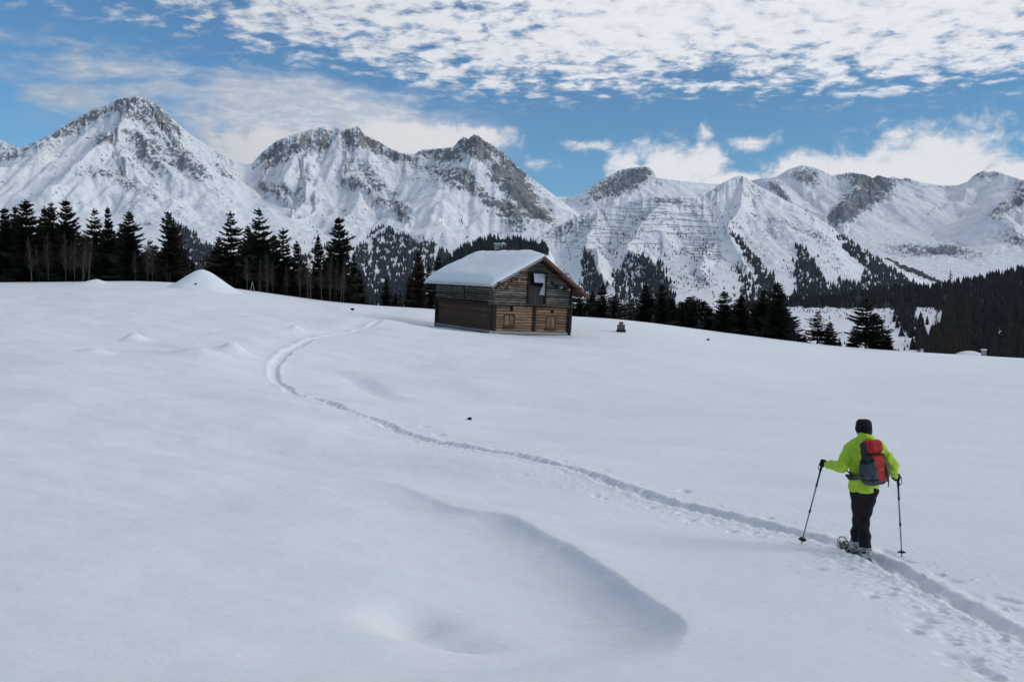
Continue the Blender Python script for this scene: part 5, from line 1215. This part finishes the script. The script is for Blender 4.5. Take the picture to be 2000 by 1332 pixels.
def body(X, Y, Z):
    d = ell(X, Y, Z, head, (.076, .097, .118), .1)
    d = smin(d, cap(X, Y, Z, head + FWD * .02 + [0, 0, -.06], neck + [0, 0, -.04], .05, .058), .04)
    d = smin(d, cap(X, Y, Z, head + FWD * .09 + [0, 0, .0], head + FWD * .115 + [0, 0, -.025], .009, .014), .012)      # nose
    d = smin(d, ell(X, Y, Z, head + FWD * .07 + [0, 0, -.075], (.04, .04, .035)), .02)                                  # jaw
    d = smin(d, ell(X, Y, Z, head + FWD * .092 + [0, 0, -.055], (.022, .010, .008)), .006)                              # lips
    for s in (-1, 1): d = smin(d, ell(X, Y, Z, head + SID * s * .078 + [0, 0, -.01], (.010, .018, .030)), .008)          # ears
    d = smin(d, ell(X, Y, Z, mix_v(neck, chest, .75), (.165, .105, .15)), .06)
    d = smin(d, cap(X, Y, Z, chest, pelvis, .125, .135, (1.12, .82, 1)), .05)
    for sh, e, h in ((shL, elL, haL), (shR, elR, haR)):
        d = smin(d, cap(X, Y, Z, sh, e, .052, .040), .05); d = smin(d, cap(X, Y, Z, e, h, .040, .027), .02)
    for hp, k, a, t in ((hipL, knL, anL, toeL), (hipR, knR, anR, toeR)):
        d = smin(d, cap(X, Y, Z, hp, k, .085, .055), .05); d = smin(d, cap(X, Y, Z, k, a, .052, .036), .03); d = smin(d, cap(X, Y, Z, a + [0, 0, -.03], t, .035, .028), .02)
    d = np.minimum(d, smin(d, hands(X, Y, Z, HL_, -.003), .004)); d = np.minimum(d, smin(d, hands(X, Y, Z, HR2, -.003), .004))
    return d
allp = np.array([head + [0, 0, .16], haL, haR, elL, elR, anL + [0, 0, -.12], anR + [0, 0, -.15], toeL, toeR, tipL * 0 + pelvis]); lo = allp.min(0) - .12; hi = allp.max(0) + .12
sdfobj('body', body, lo, hi, .0125, M['skin'], person)
for s in (-1, 1):
    bm = bmesh.new(); bmesh.ops.create_uvsphere(bm, u_segments=10, v_segments=8, radius=.011); c = head + FWD * .087 + SID * s * .031 + [0, 0, .012] - root
    bmesh.ops.translate(bm, verts=bm.verts, vec=Vector(c)); bmobj('eye', bm, M['panel'], person, True)
# clothing: thin shells that follow the body
fold = lambda X, Y, Z, s, a: a * np.sin(Z * s + 3 * np.sin(X * 9) + 2 * np.sin(Y * 11)) 
def jacket(X, Y, Z):
    d = ell(X, Y, Z, mix_v(neck, chest, .85) + [0, 0, -.01], (.198, .138, .165))
    d = smin(d, cap(X, Y, Z, chest + [0, 0, -.03], pelvis + [0, 0, .02], .158, .163, (1.12, .84, 1)), .06)
    for sh, e, h, wr in ((shL, elL, haL, .050), (shR, elR, haR, .046)):
        dd = cap(X, Y, Z, sh, e, .076, .074); c = h + (e - h) * .10
        dd = smin(dd, cap(X, Y, Z, e, c, .074, wr), .03); dd = dd + .0045 * np.sin((X - Y) * 62 + Z * 48 + 4 * np.sin(Z * 17)) 
        d = smin(d, dd, .055)
    # upstanding collar and folded hood on the back of the neck
    d = smin(d, cap(X, Y, Z, neck + [0, 0, -.03], neck + [0, 0, .045], .095, .080, (1.08, 1, 1)), .04)
    d = smin(d, ell(X, Y, Z, neck - FWD * .075 + [0, 0, -.005], (.105, .055, .065), .1), .03)
    d = d + fold(X, Y, Z, 38, .0055) + .004 * np.sin(X * 41 + Z * 29 + 2 * np.sin(Y * 20))
    hem = pelvis[2] - .060; d = np.maximum(d, hem + .005 * np.sin(X * 13) - Z)
    for e, h in ((elL, haL), (elR, haR)):
        dr = (h - e) / np.linalg.norm(h - e); q = h - dr * .005; m_ = (X - q[0]) ** 2 + (Y - q[1]) ** 2 + (Z - q[2]) ** 2 < .14 ** 2
        cut = (X - q[0]) * dr[0] + (Y - q[1]) * dr[1] + (Z - q[2]) * dr[2]; d = np.where(m_, np.maximum(d, cut), d)
    inner = ell(X, Y, Z, head + [0, 0, -.01], (.086, .106, .13)); return np.maximum(d, -inner)
sdfobj('jacket', jacket, np.minimum(elL, haL) * [1, 1, 0] + [-.12, -.24, pelvis[2] - .12], np.maximum(haR, elR) * [1, 1, 0] + [.12, .22, head[2] + .02], .0115, M['jacket'], person)
def trousers(X, Y, Z):
    d = cap(X, Y, Z, pelvis + [-.02, 0, .04], pelvis + [.02, 0, .0], .135, .14, (1.05, .82, 1))
    for hp, k, a, b_ in ((hipL, knL, anL, .064), (hipR, knR, anR, .070)):
        e = cap(X, Y, Z, hp, k, .106, .070); e = smin(e, cap(X, Y, Z, k, mix_v(k, a, .5), .068, .073), .03); e = smin(e, cap(X, Y, Z, mix_v(k, a, .5), a + [0, 0, .05], .073, b_), .03)
        e = e + .004 * np.sin(Z * 45 + X * 20 + Y * 15); e = np.maximum(e, (a[2] + .02) - Z); d = smin(d, e, .025)
    return d
sdfobj('trousers', trousers, [hipL[0] - .25, Yp - .32, anR[2] - .05], [hipR[0] + .25, Yp + .5, pelvis[2] + .22], .0115, M['black'], person)
for an, to, nm in ((anL, toeL, 0), (anR, toeR, 1)):
    def boot(X, Y, Z):
        d = cap(X, Y, Z, an + [0, 0, .07], an + [0, 0, -.02], .062, .056); d = smin(d, cap(X, Y, Z, an - FWD * .03 + [0, 0, -.05], to, .048, .046), .03)
        return np.maximum(d, (an[2] - .105) + (to[2] - an[2] + .065) * ((X - an[0]) * FWD[0] + (Y - an[1]) * FWD[1]) / .17 - Z)
    sdfobj('boot', boot, np.minimum(an, to) - .13, np.maximum(an, to) + .14, .01, M['boot'], person)
    def gait(X, Y, Z):
        d = cap(X, Y, Z, an + [0, 0, .055], an + [0, 0, -.015], .074, .070) + .006 * np.sin(X * 60) * np.sin(Z * 70 + Y * 50)
        d = smin(d, cap(X, Y, Z, an + [0, 0, -.03], an + FWD * .07 + [0, 0, -.04], .058, .05), .02)
        return np.maximum(np.maximum(d, an[2] - .055 - Z), Z - an[2] - .10)
    o = sdfobj('snow_crust', gait, an - .14, an + .15, .01, M['snowdust'], person)
def hat(X, Y, Z):
    d = ell(X, Y, Z, head + [0, 0, .010], (.091, .110, .132), .1); d = smin(d, cap(X, Y, Z, head + [0, 0, .02], head + [0, 0, .060], .086, .082, (1, 1.12, 1)), .02); d = smin(d, cap(X, Y, Z, head + [0, 0, .07], head + [0, 0, .075], .078, .078, (1.08, 1.2, .62)), .015)
    pl = head[2] - .045 + ((X - head[0]) * FWD[0] + (Y - head[1]) * FWD[1]) * .55; d = np.maximum(d, pl - Z)
    rim = np.abs(Z - pl - .03) - .03; d = np.minimum(d, np.maximum(ell(X, Y, Z, head + [0, 0, -.005], (.096, .116, .14), .1), rim))
    d = np.maximum(d, Z - head[2] - .118 - .0 * X)
    return d + .0015 * np.sin(np.arctan2(Y - head[1], X - head[0]) * 46)
sdfobj('hat', hat, head - .16, head + .19, .009, M['black'], person)
def hairf(X, Y, Z):
    d = ell(X, Y, Z, head - FWD * .008, (.081, .100, .114), .1); d = np.maximum(d, Z - head[2] + .02); d = np.maximum(d, head[2] - .085 - Z)
    return np.maximum(d, ((X - head[0]) * FWD[0] + (Y - head[1]) * FWD[1]) - .01)
sdfobj('hair', hairf, head - .15, head + .12, .009, M['hair'], person)
for L, ha, el_h in ((HL_, haL, elL), (HR2, haR, elR)):
    dr = (ha - el_h) / np.linalg.norm(ha - el_h)
    def glove(X, Y, Z):
        d = hands(X, Y, Z, L, .0035); return smin(d, cap(X, Y, Z, ha - dr * .055, ha - dr * .0, .044, .037), .012)
    sdfobj('glove', glove, ha - .12, ha + .13, .005, M['black'], person)

# ------------------------------------------------------------------ rucksack (worn, so a thing of its own)
pc = mix_v(chest, belly, .42) - FWD * .165                                    # middle of the back panel
pax_z = V3(1694, 855, Yp) - V3(1702, 945, Yp); pax_z[1] += .06; pax_z /= np.linalg.norm(pax_z)
pax_y = np.array([-.30, .954, 0]); pax_y -= pax_z * (pax_y @ pax_z); pax_y /= np.linalg.norm(pax_y); pax_x = np.cross(pax_y, pax_z)
pc = (V3(1686, 857, Yp) + V3(1694, 938, Yp)) / 2 - FWD * .145
pack = empty('rucksack', tuple(pc)); tag(pack, 'red and grey rucksack with black straps worn on the back of the green jacket', 'backpack')
def loc(X, Y, Z):
    x, y, z = X - pc[0], Y - pc[1], Z - pc[2]
    return x * pax_x[0] + y * pax_x[1] + z * pax_x[2], x * pax_y[0] + y * pax_y[1] + z * pax_y[2], x * pax_z[0] + y * pax_z[1] + z * pax_z[2]
def rbox(x, y, z, c, h, r):
    qx, qy, qz = np.abs(x - c[0]) - h[0] + r, np.abs(y - c[1]) - h[1] + r, np.abs(z - c[2]) - h[2] + r
    return np.sqrt(np.maximum(qx, 0) ** 2 + np.maximum(qy, 0) ** 2 + np.maximum(qz, 0) ** 2) + np.minimum(np.maximum(qx, np.maximum(qy, qz)), 0) - r
plo, phi = pc - .40, pc + .42
def wdt(z): return .106 + .024 * sm(-z, -.15, .10) - .02 * sm(-z, .16, .26)
def dep(z): return .085 + .035 * sm(-z, -.2, .05)
def main_bag(X, Y, Z):
    x, y, z = loc(X, Y, Z); return rbox(x / (wdt(z) / .15), (y + .0) / (dep(z) / .11), z, (0, 0, 0), (.15, .11, .252), .07) * .8 + .003 * np.sin(z * 60 + x * 20)
sdfobj('main_bag', main_bag, plo, phi, .010, M['packdark'], pack)
def shell(X, Y, Z, grow): x, y, z = loc(X, Y, Z); return rbox(x / (wdt(z) / .15), y / (dep(z) / .11), z, (0, 0, 0), (.15, .11, .262), .07) * .8 - grow
def red_panel(X, Y, Z):
    x, y, z = loc(X, Y, Z); d = shell(X, Y, Z, .014); w = .046 + .022 * sm(z, -.2, .1)
    return np.maximum(np.maximum(np.maximum(d, np.abs(x - .012) - w - .008), y + .01), np.maximum(z - .10, -.225 - z))
sdfobj('front_pocket', red_panel, plo, phi, .008, M['packred'], pack)
def lid(X, Y, Z):
    x, y, z = loc(X, Y, Z); d = rbox(x, y, z, (.006, -.035, .182), (.098, .105, .082), .055); return d + .003 * np.sin(x * 50 + y * 30)
sdfobj('lid', lid, plo, phi, .009, M['packred'], pack)
for s in (-1, 1):
    def side(X, Y, Z):
        x, y, z = loc(X, Y, Z); d = shell(X, Y, Z, .019 + .01 * sm(-z, 0, .1)); inn = .078 if s > 0 else .048
        return np.maximum(np.maximum(np.maximum(d, (inn) - x * s), y - .05), np.maximum(z - .03 + .5 * (x * s - inn), -.19 - z))
    sdfobj('side_pocket', side, plo, phi, .009, M['packgrey'], pack)
def bottom(X, Y, Z): x, y, z = loc(X, Y, Z); return np.maximum(shell(X, Y, Z, .012), z + .205)
sdfobj('base_panel', bottom, plo, phi, .010, M['packgrey'], pack)
def wv(x, y, z): return Vector(pax_x * x + pax_y * y + pax_z * z)
def strap(name, pts, w=.012, t=.004, mat='blackstrap', rx=None):
    bm = bmesh.new(); pts = [wv(*p) for p in pts]; prev = None
    for i, p in enumerate(pts):
        tg = (pts[min(i + 1, len(pts) - 1)] - pts[max(i - 1, 0)]).normalized(); out = Vector(p); out = (out - tg * out.dot(tg)).normalized(); sd_ = tg.cross(out)
        r_ = [bm.verts.new(p + sd_ * w + out * t), bm.verts.new(p - sd_ * w + out * t), bm.verts.new(p - sd_ * w - out * t), bm.verts.new(p + sd_ * w - out * t)]
        if prev:
            for k in range(4): bm.faces.new((prev[k], prev[(k + 1) % 4], r_[(k + 1) % 4], r_[k]))
        else: bm.faces.new(r_)
        prev = r_
    bm.faces.new(list(reversed(prev))); bmesh.ops.recalc_face_normals(bm, faces=bm.faces); return bmobj(name, bm, M[mat], pack)
strap('lid_strap', [(-.11, -.06, .10), (-.05, -.125, .105), (.02, -.145, .10), (.09, -.125, .085), (.14, -.05, .06)], .010)
strap('compression_strap', [(.145, .02, .08), (.14, -.06, .04), (.095, -.125, -.02)], .008); strap('compression_strap', [(-.15, .02, .02), (-.14, -.06, -.0), (-.05, -.135, -.03)], .008)
strap('compression_strap', [(.16, .02, -.16), (.15, -.07, -.15), (.07, -.135, -.14)], .008)
strap('shoulder_strap', [(-.06, .05, .22), (-.10, .12, .255), (-.115, .20, .25), (-.125, .30, .16), (-.15, .33, .02), (-.17, .27, -.10), (-.16, .10, -.18)], .026, .007)
strap('shoulder_strap', [(.07, .05, .22), (.10, .13, .25), (.115, .22, .24), (.13, .31, .15), (.15, .33, .0), (.17, .26, -.12), (.16, .10, -.18)], .026, .007)
strap('hip_belt', [(-.10, -.02, -.165), (-.175, .03, -.165), (-.212, .12, -.165), (-.19, .24, -.17)], .036, .012); strap('hip_belt', [(.10, -.02, -.20), (.17, .05, -.20), (.205, .14, -.20), (.17, .26, -.19)], .032, .010)
strap('belt_pocket', [(-.150, .0, -.160), (-.19, .03, -.160), (-.226, .08, -.16)], .028, .016, 'packgrey')
strap('haul_loop', [(-.02, .06, .25), (.0, .05, .285), (.03, .05, .285), (.05, .06, .25)], .008); strap('loose_strap', [(.155, -.03, -.22), (.17, -.04, -.27), (.165, -.03, -.32)], .008)
strap('loose_strap', [(.20, .03, -.16), (.215, .02, -.22), (.21, .02, -.27)], .014)
def emb(X, Y, Z):
    x, y, z = loc(X, Y, Z); d = shell(X, Y, Z, .0165); k = np.maximum(np.abs(x - .022) - .020, np.abs(z + .085 - .010 * np.cos((x - .022) * 150)) - .007); return np.maximum(np.maximum(d, y), k)
sdfobj('emblem', emb, pc + [-.1, -.3, -.2], pc + [.15, .1, .05], .005, M['emblem'], pack)

# ------------------------------------------------------------------ poles
def pole(grip, tip, label, basket=True, loop=1):
    tip = np.array(tip); grip = np.array(grip); d = grip - tip; L = np.linalg.norm(d); d /= L; o = empty('trekking_pole', tuple(tip)); tag(o, label, 'trekking pole', 'trekking poles held by the snowshoer')
    P_ = lambda s: Vector(d * s); bm = bmesh.new(); add_tube(bm, [P_(.03), P_(L * .42)], [.0075, .0085], 10); bmobj('lower_shaft', bm, M['alu'], o, True)
    bm = bmesh.new(); add_tube(bm, [P_(L * .42 - .01), P_(L * .74)], [.0098, .0098], 10); bmobj('middle_shaft', bm, M['alu'], o, True)
    bm = bmesh.new(); add_tube(bm, [P_(L * .74 - .01), P_(L - .04)], [.0112, .0112], 10); bmobj('upper_shaft', bm, M['poledark'], o, True)
    for s in (.42, .74): 
        bm = bmesh.new(); add_tube(bm, [P_(L * s - .022), P_(L * s + .018)], [.0135, .0135], 10); bmobj('clamp', bm, M['poledark'], o, True)
    bm = bmesh.new(); add_tube(bm, [P_(-.03), P_(.03), P_(.07)], [.0025, .007, .010], 8); bmobj('tip', bm, M['alu'], o, True)
    bm = bmesh.new(); add_tube(bm, [P_(L - .13), P_(L - .06), P_(L - .0), P_(L + .035), P_(L + .055)], [.0125, .0155, .0145, .019, .010], 10); bmobj('grip', bm, M['blackstrap'], o, True)
    if basket:
        bm = bmesh.new(); a = Vector(d).cross(Vector((1, 0, 0))).normalized(); b_ = Vector(d).cross(a); n_ = 20; R0, R1 = .012, .048
        rg = []
        for (r_, h_) in ((R0, .085), (R1, .070), (R1, .076), (R0, .095)):
            rg.append([bm.verts.new(P_(h_) + (a * math.cos(2 * math.pi * k / n_) + b_ * math.sin(2 * math.pi * k / n_)) * r_ * (1 + .10 * (r_ > .02) * math.cos(4 * 2 * math.pi * k / n_))) for k in range(n_)])
        for i in range(4):
            for k in range(n_): bm.faces.new((rg[i][k], rg[i][(k + 1) % n_], rg[(i + 1) % 4][(k + 1) % n_], rg[(i + 1) % 4][k]))
        bmesh.ops.recalc_face_normals(bm, faces=bm.faces); bmobj('basket', bm, M['blackstrap'], o, True)
    bm = bmesh.new(); s = Vector((loop * .03, -.01, 0)); add_tube(bm, [P_(L + .03), P_(L + .0) + s * 1.3, P_(L - .07) + s * 1.4, P_(L - .10) + s * .6, P_(L - .04) + s * .3], .006, 6); bmobj('wrist_strap', bm, M['blackstrap'], o, True)
pole(gripL, tipL, 'grey trekking pole planted forward on the left of the snowshoer', True, -1); pole(gripR, tipR, 'grey trekking pole held upright on the right of the snowshoer', True, 1)

# ------------------------------------------------------------------ snowshoes
def snowshoe(ctr, pitch_, yaw_, label, roll=0.0):
    o = empty('snowshoe', tuple(ctr)); o.rotation_euler = (Matrix.Rotation(yaw_, 3, 'Z') @ Matrix.Rotation(pitch_, 3, 'X') @ Matrix.Rotation(roll, 3, 'Y')).to_euler(); tag(o, label, 'snowshoe', 'snowshoes on the boots of the snowshoer')
    N2 = 40; pts = []
    for k in range(N2):          # outline: rounded, upturned toe at +Y, tapered tail at -Y
        a = 2 * math.pi * k / N2; y = .31 * math.sin(a); w = .105 * (1 + .12 * math.sin(a)) * (1 - .45 * max(0, -math.sin(a)) ** 3); x = w * math.copysign(abs(math.cos(a)) ** .75, math.cos(a)); z = .10 * max(0, (y - .14) / .17) ** 2
        pts.append(Vector((x, y, z)))
    bm = bmesh.new(); rings = []
    for i, p in enumerate(pts):
        tg = (pts[(i + 1) % N2] - pts[i - 1]).normalized(); a = tg.cross(Vector((0, 0, 1))).normalized(); b_ = a.cross(tg)
        rings.append([bm.verts.new(p + (a * math.cos(2 * math.pi * k / 8) + b_ * math.sin(2 * math.pi * k / 8)) * .011) for k in range(8)])
    for i in range(N2):
        for k in range(8): bm.faces.new((rings[i][k], rings[i][(k + 1) % 8], rings[(i + 1) % N2][(k + 1) % 8], rings[(i + 1) % N2][k]))
    bmesh.ops.recalc_face_normals(bm, faces=bm.faces); bmobj('frame', bm, M['alu'], o, True)
    bm = bmesh.new()
    for (y0, y1, ws) in ((-.22, .02, .92), (.17, .27, .80)):
        n_ = 8; rows = []
        for j in range(n_ + 1):
            y = y0 + (y1 - y0) * j / n_; sa = y / .31; w = .105 * (1 + .12 * sa) * (1 - .45 * max(0, -sa) ** 3) * max(0, 1 - sa * sa) ** .375 * ws; z = .10 * max(0, (y - .14) / .17) ** 2
            rows.append([bm.verts.new((x, y, z + .006)) for x in (-w, w)] + [bm.verts.new((x, y, z - .004)) for x in (w, -w)])
        for j in range(n_):
            for k in range(4): bm.faces.new((rows[j][k], rows[j][(k + 1) % 4], rows[j + 1][(k + 1) % 4], rows[j + 1][k]))
        bm.faces.new(rows[0]); bm.faces.new(list(reversed(rows[-1])))
    bmesh.ops.recalc_face_normals(bm, faces=bm.faces); bmobj('deck', bm, M['deck'], o)
    bm = bmesh.new(); add_box(bm, (-.045, -.13, .008), (.045, .15, .022), .004); bmobj('binding_plate', bm, M['deck'], o)
    for y in (.09, .02, -.09):
        bm = bmesh.new(); add_tube(bm, [(-.055, y, .01), (-.058, y, .06), (-.03, y - .01, .095 if y < 0 else .085), (.03, y - .01, .095 if y < 0 else .085), (.058, y, .06), (.055, y, .01)], .007, 6); bmobj('binding_strap', bm, M['blackstrap'], o, True)
    bm = bmesh.new(); add_box(bm, (-.05, .05, -.03), (.05, .06, .008)); add_box(bm, (-.05, -.10, -.025), (.05, -.09, .008)); bmobj('crampon', bm, M['alu'], o)
    bm = bmesh.new()
    rg = random.Random(5)
    for j in range(14):
        r_ = bmesh.ops.create_icosphere(bm, subdivisions=1, radius=rg.uniform(.008, .02)); c = Vector((rg.uniform(-.07, .07), rg.choice([rg.uniform(.16, .26), rg.uniform(-.22, -.08)]), .012)); c.z += .10 * max(0, (c.y - .14) / .17) ** 2
        bmesh.ops.translate(bm, verts=r_['verts'], vec=c)
    bmesh.ops.scale(bm, verts=bm.verts, vec=(1, 1, 1)); tag(bmobj('snow_crumbs', bm, M['treesnow'], o, True), kind='stuff')
cL = anL + FWD * .05 + [0, 0, -.125]; cR = anR + FWD * .05 + [0, 0, -.125]
snowshoe(cL, R(13), R(11), 'left snowshoe with its rounded tip lifted ahead of the boot', 0.05); snowshoe(cR, R(-1), R(10), 'right snowshoe flat in the track with its tail trailing towards the camera', 0)
print('person done')

# ------------------------------------------------------------------ thin mountain air
bm = bmesh.new(); add_box(bm, (-12000, -300, -190), (14000, 9300, 1500)); me = bpy.data.meshes.new('haze'); bm.to_mesh(me); bm.free()
hz = bpy.data.materials.new('thin_haze'); hz.use_nodes = True; n = hz.node_tree; n.nodes.clear()
pv = n.nodes.new('ShaderNodeVolumePrincipled'); pv.inputs['Color'].default_value = (0.80, 0.88, 1.0, 1); pv.inputs['Density'].default_value = 2.3e-5; pv.inputs['Anisotropy'].default_value = 0.0
oo = n.nodes.new('ShaderNodeOutputMaterial'); n.links.new(pv.outputs[0], oo.inputs['Volume']); me.materials.append(hz)
tag(link('haze', me), kind='stuff', label='thin blue mountain haze over the valley')
